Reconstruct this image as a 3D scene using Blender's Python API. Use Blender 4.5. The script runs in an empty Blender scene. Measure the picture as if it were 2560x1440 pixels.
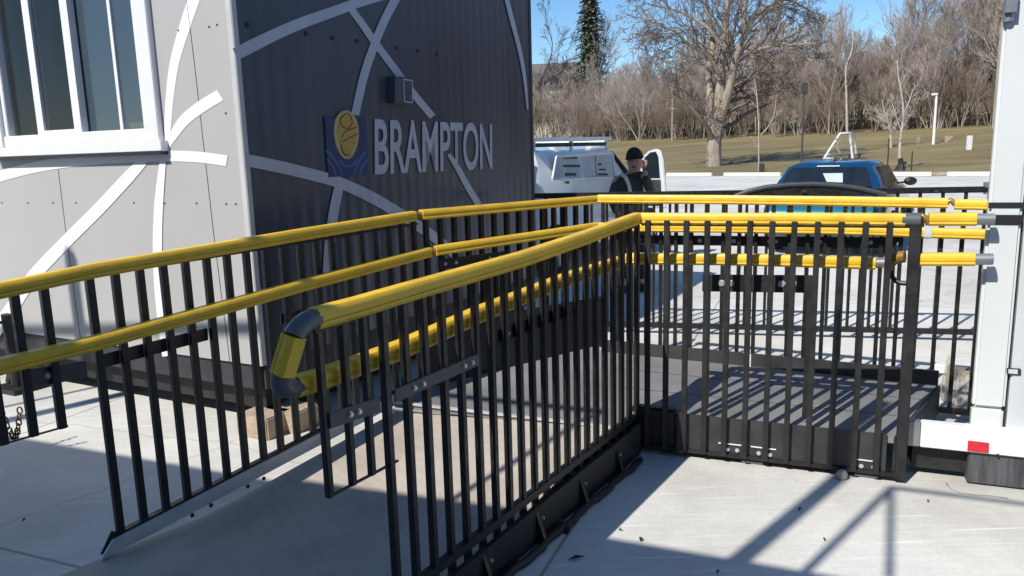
import bpy, bmesh, math, random
import numpy as np
from math import sin, cos, tan, pi, radians, degrees, atan, atan2, sqrt
from mathutils import Vector, Matrix

random.seed(7); np.random.seed(7)
S = bpy.context.scene
COL = S.collection

# ------------------------------------------------------------------ camera, sky, sun, exposure
FPX, PX, PY, CH = 1900., 1280., 720., 1.55
PITCH = atan(335/1900.); ROLL = .027
_F = np.array([0, cos(PITCH), -sin(PITCH)]); _U0 = np.array([0, sin(PITCH), cos(PITCH)]); _R0 = np.array([1., 0, 0])
_R = cos(ROLL)*_R0 - sin(ROLL)*_U0; _U = sin(ROLL)*_R0 + cos(ROLL)*_U0
CAM = np.array([0, 0, CH])
cam_d = bpy.data.cameras.new('camera'); cam = bpy.data.objects.new('camera', cam_d); COL.objects.link(cam)
cam_d.sensor_width = 36; cam_d.lens = 36*FPX/2560; cam_d.clip_start = .05; cam_d.clip_end = 3000
M4 = Matrix.Identity(4)
for i in range(3):
    M4[i][0] = _R[i]; M4[i][1] = _U[i]; M4[i][2] = -_F[i]; M4[i][3] = CAM[i]
cam.matrix_world = M4
S.camera = cam

SUN_AZ, SUN_EL = 224., 44.
W = bpy.data.worlds.new('World'); S.world = W; W.use_nodes = True
nt = W.node_tree; bg = nt.nodes['Background']
sky = nt.nodes.new('ShaderNodeTexSky'); sky.sky_type = 'NISHITA'; sky.sun_disc = False
sky.sun_elevation = radians(SUN_EL); sky.sun_rotation = radians(SUN_AZ)
sky.air_density = 1.0; sky.dust_density = .2; sky.ozone_density = 3.6; sky.altitude = 200
hs = nt.nodes.new('ShaderNodeHueSaturation'); hs.inputs['Saturation'].default_value = 1.2
nt.links.new(sky.outputs[0], hs.inputs['Color']); nt.links.new(hs.outputs[0], bg.inputs[0]); bg.inputs[1].default_value = .125
sd = bpy.data.lights.new('sun', 'SUN'); sd.energy = 4.6; sd.angle = radians(.4); sd.color = (1, .95, .87)
sun = bpy.data.objects.new('sun', sd); COL.objects.link(sun)
SD = Vector((sin(radians(SUN_AZ))*cos(radians(SUN_EL)), cos(radians(SUN_AZ))*cos(radians(SUN_EL)), sin(radians(SUN_EL))))
sun.rotation_euler = SD.to_track_quat('Z', 'Y').to_euler()
S.view_settings.view_transform = 'Standard'; S.view_settings.look = 'None'
S.view_settings.exposure = 0.22; S.view_settings.gamma = 1
S.render.engine = 'CYCLES'

# ------------------------------------------------------------------ measuring helpers (photo pixel -> point on a known plane)
def ray(x, y): return _F + _R*(x-PX)/FPX - _U*(y-PY)/FPX
def pz(x, y, z=0.):
    d = ray(x, y); return Vector(CAM + d*(z-CH)/d[2])
def pv(x, y, p0, az):
    a = radians(az); n = np.array([cos(a), -sin(a), 0]); d = ray(x, y)
    return Vector(CAM + d*(n @ (np.array([p0[0], p0[1], 0]) - CAM))/(n @ d))
def pd(x, y, Y): d = ray(x, y); return Vector(CAM + d*(Y/d[1]))
def V(*a): return Vector(a)
def dirv(az): return V(sin(radians(az)), cos(radians(az)), 0)

# ------------------------------------------------------------------ mesh builder
class MB:
    def __init__(s): s.v = []; s.f = []
    def add(s, vs, fs):
        o = len(s.v); s.v += [tuple(v) for v in vs]; s.f += [tuple(o+i for i in f) for f in fs]
    def bar(s, a, b, w, h, up=V(0, 0, 1)):
        a, b = Vector(a), Vector(b); d = (b-a).normalized(); up = Vector(up)
        x = d.cross(up)
        if x.length < 1e-5: x = d.cross(V(0, 1, 0))
        x.normalize(); y = x.cross(d)
        vs = [p + x*(i*w/2) + y*(j*h/2) for p in (a, b) for i, j in ((-1, -1), (1, -1), (1, 1), (-1, 1))]
        s.add(vs, [(0, 3, 2, 1), (4, 5, 6, 7), (0, 1, 5, 4), (1, 2, 6, 5), (2, 3, 7, 6), (3, 0, 4, 7)])
    def box(s, c, sx, sy, sz, az=90.):
        # sx along horizontal direction az, sy across, sz up; c = centre
        c = Vector(c); u = dirv(az); v = V(u.y, -u.x, 0)*-1; w = V(0, 0, 1)
        vs = [c + u*(i*sx/2) + v*(j*sy/2) + w*(k*sz/2) for k in (-1, 1) for i, j in ((-1, -1), (1, -1), (1, 1), (-1, 1))]
        s.add(vs, [(0, 3, 2, 1), (4, 5, 6, 7), (0, 1, 5, 4), (1, 2, 6, 5), (2, 3, 7, 6), (3, 0, 4, 7)])
    def prism(s, pts, off):
        n = len(pts); off = Vector(off)
        vs = [Vector(p) for p in pts] + [Vector(p)+off for p in pts]
        s.add(vs, [tuple(range(n-1, -1, -1)), tuple(range(n, 2*n))] + [(i, (i+1) % n, n+(i+1) % n, n+i) for i in range(n)])
    def tube(s, pts, r, n=10, r2=None, cap=True):
        pts = [Vector(p) for p in pts]; m = len(pts); o = len(s.v); prev = None; rings = []
        for i, p in enumerate(pts):
            d = (pts[min(i+1, m-1)] - pts[max(i-1, 0)]).normalized()
            if prev is None:
                x = d.cross(V(0, 0, 1))
                if x.length < 1e-3: x = d.cross(V(0, 1, 0))
            else: x = prev - d*prev.dot(d)
            x.normalize(); prev = x; y = x.cross(d)
            rr = r if r2 is None else r + (r2-r)*i/max(1, m-1)
            if isinstance(r, (list, tuple)): rr = r[i]
            s.v += [tuple(p + x*(rr*cos(2*pi*k/n)) + y*(rr*sin(2*pi*k/n))) for k in range(n)]
        for i in range(m-1):
            for k in range(n):
                a = o+i*n+k; b = o+i*n+(k+1) % n
                s.f.append((a, b, b+n, a+n))
        if cap:
            s.f.append(tuple(o+k for k in range(n-1, -1, -1))); s.f.append(tuple(o+(m-1)*n+k for k in range(n)))
    def sweep(s, pts, prof, up=V(0, 0, 1)):
        pts = [Vector(p) for p in pts]; m = len(pts); n = len(prof); o = len(s.v)
        for i, p in enumerate(pts):
            d = (pts[min(i+1, m-1)] - pts[max(i-1, 0)]).normalized()
            x = d.cross(up).normalized(); y = x.cross(d)
            s.v += [tuple(p + x*a + y*b) for a, b in prof]
        for i in range(m-1):
            for k in range(n):
                a = o+i*n+k; b = o+i*n+(k+1) % n
                s.f.append((a, b, b+n, a+n))
        s.f.append(tuple(o+k for k in range(n-1, -1, -1))); s.f.append(tuple(o+(m-1)*n+k for k in range(n)))
    def disc(s, c, nrm, r, h, n=10):
        nrm = Vector(nrm).normalized(); s.tube([Vector(c), Vector(c)+nrm*h], r, n)
    def ball(s, c, rx, ry, rz, nu=12, nv=8, rot=None):
        c = Vector(c); o = len(s.v)
        for j in range(nv+1):
            t = pi*j/nv
            for i in range(nu):
                p = V(rx*sin(t)*cos(2*pi*i/nu), ry*sin(t)*sin(2*pi*i/nu), rz*cos(t))
                if rot: p = rot @ p
                s.v.append(tuple(c+p))
        for j in range(nv):
            for i in range(nu):
                a = o+j*nu+i; b = o+j*nu+(i+1) % nu
                s.f.append((a, a+nu, b+nu, b))
    def build(s, name, mat, parent=None, smooth=False, bevel=0):
        me = bpy.data.meshes.new(name); me.from_pydata(s.v, [], s.f); me.update()
        if bevel:
            bm = bmesh.new(); bm.from_mesh(me)
            bmesh.ops.recalc_face_normals(bm, faces=bm.faces)
            bmesh.ops.bevel(bm, geom=[e for e in bm.edges if e.is_manifold and e.calc_face_angle(0) > .5], offset=bevel, segments=2, affect='EDGES', clamp_overlap=True)
            bm.to_mesh(me); bm.free()
        else:
            bm = bmesh.new(); bm.from_mesh(me); bmesh.ops.recalc_face_normals(bm, faces=bm.faces); bm.to_mesh(me); bm.free()
        if mat: me.materials.append(mat)
        if smooth:
            for p in me.polygons: p.use_smooth = True
            if smooth == 'auto':
                try: me.set_sharp_from_angle(angle=radians(38))
                except Exception: pass
        o = bpy.data.objects.new(name, me); COL.objects.link(o)
        if parent: o.parent = parent
        return o

def tag(o, label=None, cat=None, group=None, kind=None):
    if label: o['label'] = label
    if cat: o['category'] = cat
    if group: o['group'] = group
    if kind: o['kind'] = kind
    return o
def thing(name, label, cat, group=None, loc=(0, 0, 0)):
    o = bpy.data.objects.new(name, None); COL.objects.link(o); o.empty_display_size = .2
    return tag(o, label, cat, group)
def settle(root, loc):
    """move an Empty to the thing's base while its parts (built in world coordinates) stay put"""
    loc = Vector(loc); root.location = loc
    for ch in root.children: ch.location = ch.location - loc

# ------------------------------------------------------------------ materials
def mat(name, col, rough=.6, metal=0., var=.08, vscale=6., bump=0., bscale=40., spec=.5, col2=None, coat=0., rvar=0., stretch=None, detail=4):
    m = bpy.data.materials.new(name); m.use_nodes = True; n = m.node_tree; b = n.nodes['Principled BSDF']
    tc = n.nodes.new('ShaderNodeTexCoord'); src = tc.outputs['Object']
    if stretch:
        mp = n.nodes.new('ShaderNodeMapping'); mp.inputs['Scale'].default_value = stretch
        n.links.new(src, mp.inputs[0]); src = mp.outputs[0]
    nz = n.nodes.new('ShaderNodeTexNoise'); nz.inputs['Scale'].default_value = vscale; nz.inputs['Detail'].default_value = detail
    n.links.new(src, nz.inputs['Vector'])
    cr = n.nodes.new('ShaderNodeValToRGB'); c2 = col2 or tuple(min(1, c*(1+var)) for c in col); c1 = tuple(c*(1-var) for c in col) if not col2 else col
    cr.color_ramp.elements[0].color = (*c1, 1); cr.color_ramp.elements[1].color = (*c2, 1)
    cr.color_ramp.elements[0].position = .3; cr.color_ramp.elements[1].position = .7
    n.links.new(nz.outputs[0], cr.inputs[0]); n.links.new(cr.outputs[0], b.inputs['Base Color'])
    b.inputs['Roughness'].default_value = rough; b.inputs['Metallic'].default_value = metal
    b.inputs['Specular IOR Level'].default_value = spec; b.inputs['Coat Weight'].default_value = coat
    if rvar:
        mr = n.nodes.new('ShaderNodeMapRange'); mr.inputs[3].default_value = max(.02, rough-rvar); mr.inputs[4].default_value = min(1, rough+rvar)
        mr.inputs[1].default_value = .3; mr.inputs[2].default_value = .7
        n.links.new(nz.outputs[0], mr.inputs[0]); n.links.new(mr.outputs[0], b.inputs['Roughness'])
    if bump:
        n2 = n.nodes.new('ShaderNodeTexNoise'); n2.inputs['Scale'].default_value = bscale; n2.inputs['Detail'].default_value = 5
        n.links.new(src, n2.inputs['Vector'])
        bp = n.nodes.new('ShaderNodeBump'); bp.inputs['Strength'].default_value = bump; bp.inputs['Distance'].default_value = .02
        n.links.new(n2.outputs[0], bp.inputs['Height']); n.links.new(bp.outputs[0], b.inputs['Normal'])
    return m

def ground_mat():
    m = bpy.data.materials.new('concrete'); m.use_nodes = True; n = m.node_tree; b = n.nodes['Principled BSDF']; L = n.links
    tc = n.nodes.new('ShaderNodeTexCoord')
    def noise(sc, det=5, ro=.6):
        q = n.nodes.new('ShaderNodeTexNoise'); q.inputs['Scale'].default_value = sc; q.inputs['Detail'].default_value = det; q.inputs['Roughness'].default_value = ro
        L.new(tc.outputs['Object'], q.inputs['Vector']); return q
    def ramp(src, stops):
        r = n.nodes.new('ShaderNodeValToRGB'); e = r.color_ramp.elements
        while len(e) < len(stops): e.new(.5)
        for el, (p, c) in zip(e, stops): el.position = p; el.color = (*c, 1)
        L.new(src, r.inputs[0]); return r
    def mix(t, f, a, bb):
        q = n.nodes.new('ShaderNodeMixRGB'); q.blend_type = t; q.inputs[0].default_value = f; L.new(a, q.inputs[1]); L.new(bb, q.inputs[2]); return q
    base = ramp(noise(1.1, 7, .62).outputs[0], [(.28, (.58, .57, .53)), (.5, (.67, .66, .62)), (.75, (.72, .71, .665))])
    fine = ramp(noise(110, 3).outputs[0], [(.3, (.86, .86, .86)), (.62, (1, 1, 1))])
    stain = ramp(noise(.45, 6, .7).outputs[0], [(.35, (.74, .72, .68)), (.55, (1, 1, 1))])
    pit = n.nodes.new('ShaderNodeTexVoronoi'); pit.inputs['Scale'].default_value = 5.; L.new(tc.outputs['Object'], pit.inputs['Vector'])
    pr = ramp(pit.outputs['Distance'], [(.03, (.45, .42, .38)), (.055, (1, 1, 1))])
    # faint brushed streaks on part of the slab
    mp = n.nodes.new('ShaderNodeMapping'); mp.inputs['Rotation'].default_value = (0, 0, radians(38)); mp.inputs['Scale'].default_value = (1.2, 14, 1)
    L.new(tc.outputs['Object'], mp.inputs[0])
    st = n.nodes.new('ShaderNodeTexNoise'); st.inputs['Scale'].default_value = 2.4; st.inputs['Detail'].default_value = 5; L.new(mp.outputs[0], st.inputs['Vector'])
    sr = ramp(st.outputs[0], [(.42, (.86, .86, .86)), (.6, (1.0, 1.0, 1.0))])
    c = mix('MULTIPLY', .7, base.outputs[0], fine.outputs[0]); c = mix('MULTIPLY', .85, c.outputs[0], stain.outputs[0])
    c = mix('MULTIPLY', .6, c.outputs[0], pr.outputs[0]); c = mix('MULTIPLY', .3, c.outputs[0], sr.outputs[0])
    vc = n.nodes.new('ShaderNodeTexVoronoi'); vc.feature = 'DISTANCE_TO_EDGE'; vc.inputs['Scale'].default_value = .42
    wn = noise(2.5, 4); wm = n.nodes.new('ShaderNodeMixRGB'); wm.inputs[0].default_value = .12; L.new(tc.outputs['Object'], wm.inputs[1]); L.new(wn.outputs['Color'], wm.inputs[2]); L.new(wm.outputs[0], vc.inputs['Vector'])
    ck = ramp(vc.outputs['Distance'], [(.0, (.5, .47, .43)), (.0035, (1, 1, 1))]); c = mix('MULTIPLY', .45, c.outputs[0], ck.outputs[0])
    mp3 = n.nodes.new('ShaderNodeMapping'); mp3.inputs['Rotation'].default_value = (0, 0, radians(-33)); mp3.inputs['Scale'].default_value = (1, 22, 1)
    L.new(tc.outputs['Object'], mp3.inputs[0]); sc_ = n.nodes.new('ShaderNodeTexNoise'); sc_.inputs['Scale'].default_value = 1.5; sc_.inputs['Detail'].default_value = 6; L.new(mp3.outputs[0], sc_.inputs['Vector'])
    pr2 = ramp(sc_.outputs[0], [(.62, (0, 0, 0)), (.72, (.22, .22, .22))]); c = mix('ADD', .7, c.outputs[0], pr2.outputs[0])
    # slab joints
    br = n.nodes.new('ShaderNodeTexBrick'); br.inputs['Scale'].default_value = 1.; br.offset = 0
    br.inputs['Brick Width'].default_value = 3.4; br.inputs['Row Height'].default_value = 3.1; br.inputs['Mortar Size'].default_value = .008
    br.inputs['Color1'].default_value = br.inputs['Color2'].default_value = (1, 1, 1, 1); br.inputs['Mortar'].default_value = (.45, .43, .4, 1)
    mp2 = n.nodes.new('ShaderNodeMapping'); mp2.inputs['Rotation'].default_value = (0, 0, radians(22)); mp2.inputs['Location'].default_value = (0.9, 1.2, 0)
    L.new(tc.outputs['Object'], mp2.inputs[0]); L.new(mp2.outputs[0], br.inputs['Vector'])
    c = mix('MULTIPLY', .8, c.outputs[0], br.outputs[0])
    L.new(c.outputs[0], b.inputs['Base Color']); b.inputs['Roughness'].default_value = .88; b.inputs['Specular IOR Level'].default_value = .3
    bp = n.nodes.new('ShaderNodeBump'); bp.inputs['Strength'].default_value = .35; bp.inputs['Distance'].default_value = .006
    L.new(noise(60, 6).outputs[0], bp.inputs['Height']); L.new(bp.outputs[0], b.inputs['Normal'])
    return m

def corr_bump(m, strength=.5):
    """slightly wavy glossy sheet metal: vertical ripples along the wall"""
    n = m.node_tree; b = n.nodes['Principled BSDF']; tc = n.nodes.new('ShaderNodeTexCoord')
    mp = n.nodes.new('ShaderNodeMapping'); mp.inputs['Rotation'].default_value = (0, 0, -radians(61)); n.links.new(tc.outputs['Object'], mp.inputs[0])
    wv = n.nodes.new('ShaderNodeTexWave'); wv.inputs['Scale'].default_value = 2.9; wv.inputs['Distortion'].default_value = 1.6; wv.inputs['Detail'].default_value = 2
    wv.inputs['Detail Scale'].default_value = .6; wv.bands_direction = 'X'
    sc = n.nodes.new('ShaderNodeMapping'); sc.inputs['Scale'].default_value = (1, 1, .04)
    n.links.new(mp.outputs[0], sc.inputs[0]); n.links.new(sc.outputs[0], wv.inputs['Vector'])
    bp = n.nodes.new('ShaderNodeBump'); bp.inputs['Strength'].default_value = strength; bp.inputs['Distance'].default_value = .012
    n.links.new(wv.outputs['Fac'], bp.inputs['Height']); n.links.new(bp.outputs[0], b.inputs['Normal'])

M = {}
M['ground'] = ground_mat()
M['grass'] = mat('dormant_grass', (.135, .108, .045), .95, col2=(.265, .205, .095), vscale=.22, detail=9, bump=.6, bscale=12, stretch=(.5, 1.4, 1))
M['grey_panel'] = mat('grey_panel', (.43, .422, .41), .42, var=.035, vscale=1.3, bump=.02, bscale=3)
M['white_vinyl'] = mat('white_vinyl', (.83, .83, .84), .4, var=.02)
M['white_trim'] = mat('white_trim', (.74, .74, .75), .4, var=.03)
M['navy'] = mat('navy_sheet_metal', (.066, .073, .096), .24, var=.14, vscale=1.8, rvar=.06, spec=.5, stretch=(1, 1, .3)); corr_bump(M['navy'], .2)
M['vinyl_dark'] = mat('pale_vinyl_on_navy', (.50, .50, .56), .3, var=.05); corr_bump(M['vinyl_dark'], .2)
M['logo_blue'] = mat('logo_blue', (.008, .03, .12), .3, var=.1); M['logo_lblue'] = mat('logo_light_blue', (.05, .10, .30), .3)
M['logo_gold'] = mat('logo_gold', (.55, .33, .05), .35, var=.1, vscale=20); M['logo_pale'] = mat('logo_pale_gold', (.55, .42, .17), .35); M['logo_line'] = mat('logo_line', (.06, .035, .01), .4)
M['black'] = mat('black_powder_coat', (.013, .0125, .013), .42, var=.3, vscale=30, rvar=.12, bump=.04, bscale=200)
M['black_rough'] = mat('black_steel_dusty', (.016, .0155, .016), .6, var=.4, vscale=14, rvar=.1, bump=.1, bscale=60)
M['dark_grey'] = mat('dark_grey_steel', (.035, .036, .039), .55, var=.25, vscale=8, rvar=.1)
M['plate'] = mat('bracket_plate', (.075, .078, .085), .45, .3, var=.15, vscale=10)
M['yellow'] = mat('yellow_handrail', (.72, .43, .035), .45, col2=(.86, .56, .04), vscale=9, rvar=.14, bump=.08, bscale=45, detail=9)
M['elbow'] = mat('grey_plastic_elbow', (.10, .105, .11), .38, var=.12)
M['zinc'] = mat('zinc_bolt', (.62, .62, .62), .35, .6, var=.1)
M['alu'] = mat('aluminium_matte', (.62, .62, .62), .5, .25, var=.13, vscale=9, rvar=.12, bump=.05, bscale=80)
M['deck'] = mat('ramp_deck', (.44, .385, .325), .8, .0, var=.15, vscale=3., bump=.25, bscale=260, rvar=.08)
M['deck2'] = mat('platform_deck', (.20, .20, .20), .75, .0, var=.2, vscale=2.2, bump=.15, bscale=90, rvar=.1, stretch=(1, 1, 1))
M['glass'] = None
M['truck'] = mat('trailer_white_paint', (.56, .60, .61), .36, var=.07, vscale=3, stretch=(2, 2, .35), coat=.3, rvar=.05)
M['truck_warm'] = mat('trailer_corner_post', (.66, .69, .68), .35, var=.03, vscale=2)
M['white_steel'] = mat('white_painted_steel', (.78, .78, .77), .4, var=.05, vscale=12, rvar=.1)
M['stripe'] = mat('black_tape', (.018, .018, .02), .5)
M['rubber'] = mat('dusty_rubber', (.025, .027, .031), .6, col2=(.11, .115, .125), vscale=7, stretch=(4, 4, .5), rvar=.15)
M['red'] = mat('red_reflector', (.55, .02, .035), .25, var=.15, vscale=60)
M['steel'] = mat('grey_steel', (.28, .29, .3), .4, .5, var=.15)
M['bark'] = mat('pale_bark', (.20, .165, .13), .9, col2=(.36, .30, .235), vscale=2.2, bump=.8, bscale=7, stretch=(2, 2, .6))
M['bark_dark'] = mat('dark_bark', (.05, .04, .034), .9, col2=(.10, .08, .065), vscale=1.5)
M['twig'] = mat('twigs', (.24, .185, .15), .9, col2=(.50, .43, .375), vscale=.16)
M['sapling'] = mat('pale_sapling_bark', (.34, .30, .25), .85, col2=(.5, .45, .38), vscale=2)
M['spruce'] = mat('spruce_needles', (.055, .07, .04), .85, col2=(.17, .175, .11), vscale=.7)
M['white_paint'] = mat('white_paint', (.72, .71, .68), .5, var=.06)
M['pole_dark'] = mat('dark_pole', (.05, .045, .042), .5)
M['wood_post'] = mat('weathered_wood', (.33, .27, .2), .85, var=.2, vscale=5)
M['curb'] = mat('cream_concrete', (.66, .62, .53), .85, var=.06, vscale=1.5)
M['block'] = mat('sandstone_block', (.42, .33, .24), .9, var=.15, vscale=12, bump=.4, bscale=50)
M['tyre'] = mat('tyre', (.02, .02, .02), .8)
M['car_blue'] = mat('blue_car_paint', (.008, .062, .15), .2, .3, var=.05, coat=1.)
M['car_glass'] = mat('car_glass', (.012, .016, .02), .06, spec=.9, var=.3)
M['van_white'] = mat('van_white_paint', (.66, .68, .70), .3, var=.02, coat=.6)
M['skin'] = mat('skin', (.50, .26, .20), .55, var=.1, vscale=20)
M['jacket'] = mat('olive_jacket', (.05, .052, .032), .85, var=.3, vscale=25, bump=.2, bscale=60)
M['jacket2'] = mat('dark_vest', (.012, .013, .018), .8, var=.2)
M['reflective'] = mat('reflective_tape', (.62, .60, .45), .4, var=.05)
M['knit'] = mat('knit_cap', (.022, .020, .012), .95, var=.4, vscale=60, bump=.5, bscale=120)
M['brown_coat'] = mat('brown_collar', (.07, .022, .014), .9, var=.2)
M['jeans'] = mat('dark_trousers', (.02, .024, .035), .85, var=.2)
M['amber'] = mat('gold_elbow', (.28, .17, .03), .35, .2, var=.35, vscale=30)
M['rust'] = mat('rusty_chain', (.09, .045, .025), .8, .3, var=.4, vscale=40)
M['leaf'] = mat('dead_leaf', (.06, .04, .025), .9)
M['stone'] = mat('pebble', (.33, .30, .27), .8, var=.2, vscale=30)
M['interior'] = mat('interior_wall', (.20, .20, .21), .8, var=.1); M['interior_floor'] = mat('interior_floor', (.05, .045, .04), .6)
M['cream'] = mat('cream_siding', (.52, .48, .40), .8, var=.06, vscale=.8); M['roof'] = mat('shingle_roof', (.13, .12, .115), .9, var=.2)
M['orange_thing'] = mat('gold_boxes', (.5, .42, .16), .6, var=.3, vscale=30)

def clearish(name, tint, gloss, alpha):
    m = bpy.data.materials.new(name); m.use_nodes = True; n = m.node_tree; b = n.nodes['Principled BSDF']; o = n.nodes['Material Output']
    b.inputs['Base Color'].default_value = (*tint, 1); b.inputs['Roughness'].default_value = gloss; b.inputs['Specular IOR Level'].default_value = 1.0
    tr = n.nodes.new('ShaderNodeBsdfTransparent'); mx = n.nodes.new('ShaderNodeMixShader')
    fr = n.nodes.new('ShaderNodeTexNoise'); fr.inputs['Scale'].default_value = 2
    mr = n.nodes.new('ShaderNodeMapRange'); mr.inputs[3].default_value = alpha-.05; mr.inputs[4].default_value = alpha+.05
    n.links.new(fr.outputs[0], mr.inputs[0]); n.links.new(mr.outputs[0], mx.inputs[0])
    n.links.new(tr.outputs[0], mx.inputs[1]); n.links.new(b.outputs[0], mx.inputs[2]); n.links.new(mx.outputs[0], o.inputs[0])
    return m
M['glass'] = clearish('window_glass', (.035, .04, .042), .03, .26)
M['glass_blue'] = clearish('window_glass_blue_reflection', (.09, .13, .17), .04, .46)  # blue base colour stands in for a reflection in the right panes
M['plastic_bag'] = clearish('crumpled_plastic', (.55, .5, .4), .2, .35)

def mesh_pattern(m, az, pitch):
    n = m.node_tree; b = n.nodes['Principled BSDF']; src = b.inputs['Base Color'].links[0].from_socket
    tc = n.nodes.new('ShaderNodeTexCoord'); mp = n.nodes.new('ShaderNodeMapping'); mp.inputs['Rotation'].default_value = (0, 0, radians(az)); n.links.new(tc.outputs['Object'], mp.inputs[0])
    vo = n.nodes.new('ShaderNodeTexVoronoi'); vo.inputs['Scale'].default_value = 1/pitch; vo.inputs['Randomness'].default_value = 0; n.links.new(mp.outputs[0], vo.inputs['Vector'])
    cr = n.nodes.new('ShaderNodeValToRGB'); cr.color_ramp.elements[0].position = .25; cr.color_ramp.elements[0].color = (.86, .86, .86, 1); cr.color_ramp.elements[1].position = .42; cr.color_ramp.elements[1].color = (1, 1, 1, 1)
    n.links.new(vo.outputs['Distance'], cr.inputs[0]); mx = n.nodes.new('ShaderNodeMixRGB'); mx.blend_type = 'MULTIPLY'; mx.inputs[0].default_value = 1
    n.links.new(src, mx.inputs[1]); n.links.new(cr.outputs[0], mx.inputs[2]); n.links.new(mx.outputs[0], b.inputs['Base Color'])
mesh_pattern(M['deck'], 51, .0075)

# ------------------------------------------------------------------ ground: terrain sheet, lot, curb line
CU1 = pz(1665, 441, 0); CU2 = pz(2487, 441, 0)
CUD = (CU2-CU1).normalized(); CUN = V(-CUD.y, CUD.x, 0)
if CUN.y < 0: CUN = -CUN
HS = [(-1e4, 0), (0.5, 0), (8, .3), (16, .55), (28, 1.3), (40, 2.2), (50, 2.95), (90, 6.5), (140, 9), (3000, 9)]
def terr(x, y):
    s = (x-CU1.x)*CUN.x + (y-CU1.y)*CUN.y
    return float(np.interp(s, [a for a, _ in HS], [b for _, b in HS]))
def pg(px, py):
    d = ray(px, py); d = d/d[1]; t = 5.
    while t < 300:
        p = CAM + d*t
        if p[2] <= terr(p[0], p[1]): return Vector(p)
        t += .05
    return Vector(CAM + d*95)
def base(px, Y):
    """ground point seen in column px at distance Y"""
    d = ray(px, 400); x = d[0]/d[1]*Y; return V(x, Y, terr(x, Y))

mb = MB()
ss = [-900, -300, -120, -60, -20, 0, .5] + [2.+2*i for i in range(45)] + [110, 125, 140, 200, 400, 900]
ts = [-900, -400, -200, -120] + list(range(-80, 121, 8)) + [160, 300, 900]
for s_ in ss:
    for t_ in ts:
        p = CU1 + CUN*s_ + CUD*t_
        z = terr(p.x, p.y)
        if 2 < s_ < 150: z += .12*sin(p.x*.11+1)*sin(p.y*.07) * min(1, s_/30)
        mb.v.append((p.x, p.y, z))
nt_ = len(ts)
for i in range(len(ss)-1):
    for j in range(nt_-1): mb.f.append((i*nt_+j, i*nt_+j+1, (i+1)*nt_+j+1, (i+1)*nt_+j))
g = mb.build('grass_field', M['grass'], smooth=True); tag(g, kind='structure')
mb = MB(); a = CU1 + CUD*-300; b = CU1 + CUD*300
mb.prism([a-CUN*500, b-CUN*500, b+CUN*.25, a+CUN*.25], V(0, 0, .004)); 
for i in range(len(mb.v)): pass
lot = mb.build('parking_lot', M['ground']); tag(lot, kind='structure')

m_ = MB(); pts_ = []
for i in range(31):
    t = i/30; a_ = dirv(50+t*34)*(24+1.5*sin(i*.8)); m_.v += [tuple(a_+V(0, 0, -.05)), tuple(a_*1.03+V(0, 0, .55+.25*sin(i*.9)+.12*sin(i*2.2))), tuple(a_*1.12+V(0, 0, .6)), tuple(a_*1.3+V(0, 0, -.05))]
for i in range(30):
    for k in range(3): m_.f.append((i*4+k, i*4+k+1, i*4+k+5, i*4+k+4))
tag(m_.build('reflected_earth_bank', mat('sandy_soil', (.30, .21, .12), .95, col2=(.5, .38, .24), vscale=1.2, bump=.5, bscale=8), smooth=True), kind='structure')  # bank out of view, added for a tan reflection in the navy wall

# cream kerb rails at the edge of the lot
def kerb_seg(x0, x1, label):
    a = pz(x0, 441, 0); b = pz(x1, 441, 0)
    m_ = MB(); m_.bar(a+V(0, 0, .11), b+V(0, 0, .11), .26, .2)
    o = m_.build('parking_kerb', M['curb'], bevel=.02); tag(o, label, 'kerb', 'cream kerbs along the far edge of the lot')
kerb_seg(1668, 1781, 'long cream kerb section beside the white van, left of the broad bare tree')
kerb_seg(1811, 1953, 'cream kerb section between the broad bare tree and the blue car')
kerb_seg(2200, 2330, 'cream kerb section just right of the blue car roof')
kerb_seg(2368, 2500, 'cream kerb section ending behind the white box trailer')
m_ = MB(); a = pz(2331, 440, 0); b = pz(2367, 440, 0); m_.bar(a+V(0, 0, .1), b+V(0, 0, .1), .2, .16)
o = m_.build('kerb_gap_block', M['wood_post']); tag(o, 'short brown block filling the gap between two cream kerbs', 'block')

# ------------------------------------------------------------------ grey and navy site trailer
AZG, AZD = -62.5, 29.
W0 = pz(655, 915, .42); GD = dirv(AZG); DD = dirv(AZD)
GN = V(-sin(radians(AZG+90)), -cos(radians(AZG+90)), 0)
if GN.y > 0: GN = -GN
DN = V(cos(radians(AZD)), -sin(radians(AZD)), 0)
def g_(x, y, o=0.): return pv(x, y, W0, AZG) + GN*o
def d_(x, y, o=0.): return pv(x, y, W0, AZD) + DN*o
ZB, ZT = .42, 3.15
LG, LD = 7.5, (pv(1334, 480, W0, AZD)-W0).xy.length
trailer = thing('site_trailer', 'grey and navy office trailer with white curved stripes, window and city lettering', 'trailer')
c0 = V(W0.x, W0.y, 0)
def gp(t, z, o=0): return c0 + GD*t + GN*o + V(0, 0, z)
def dp(t, z, o=0): return c0 + DD*t + DN*o + V(0, 0, z)
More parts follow.
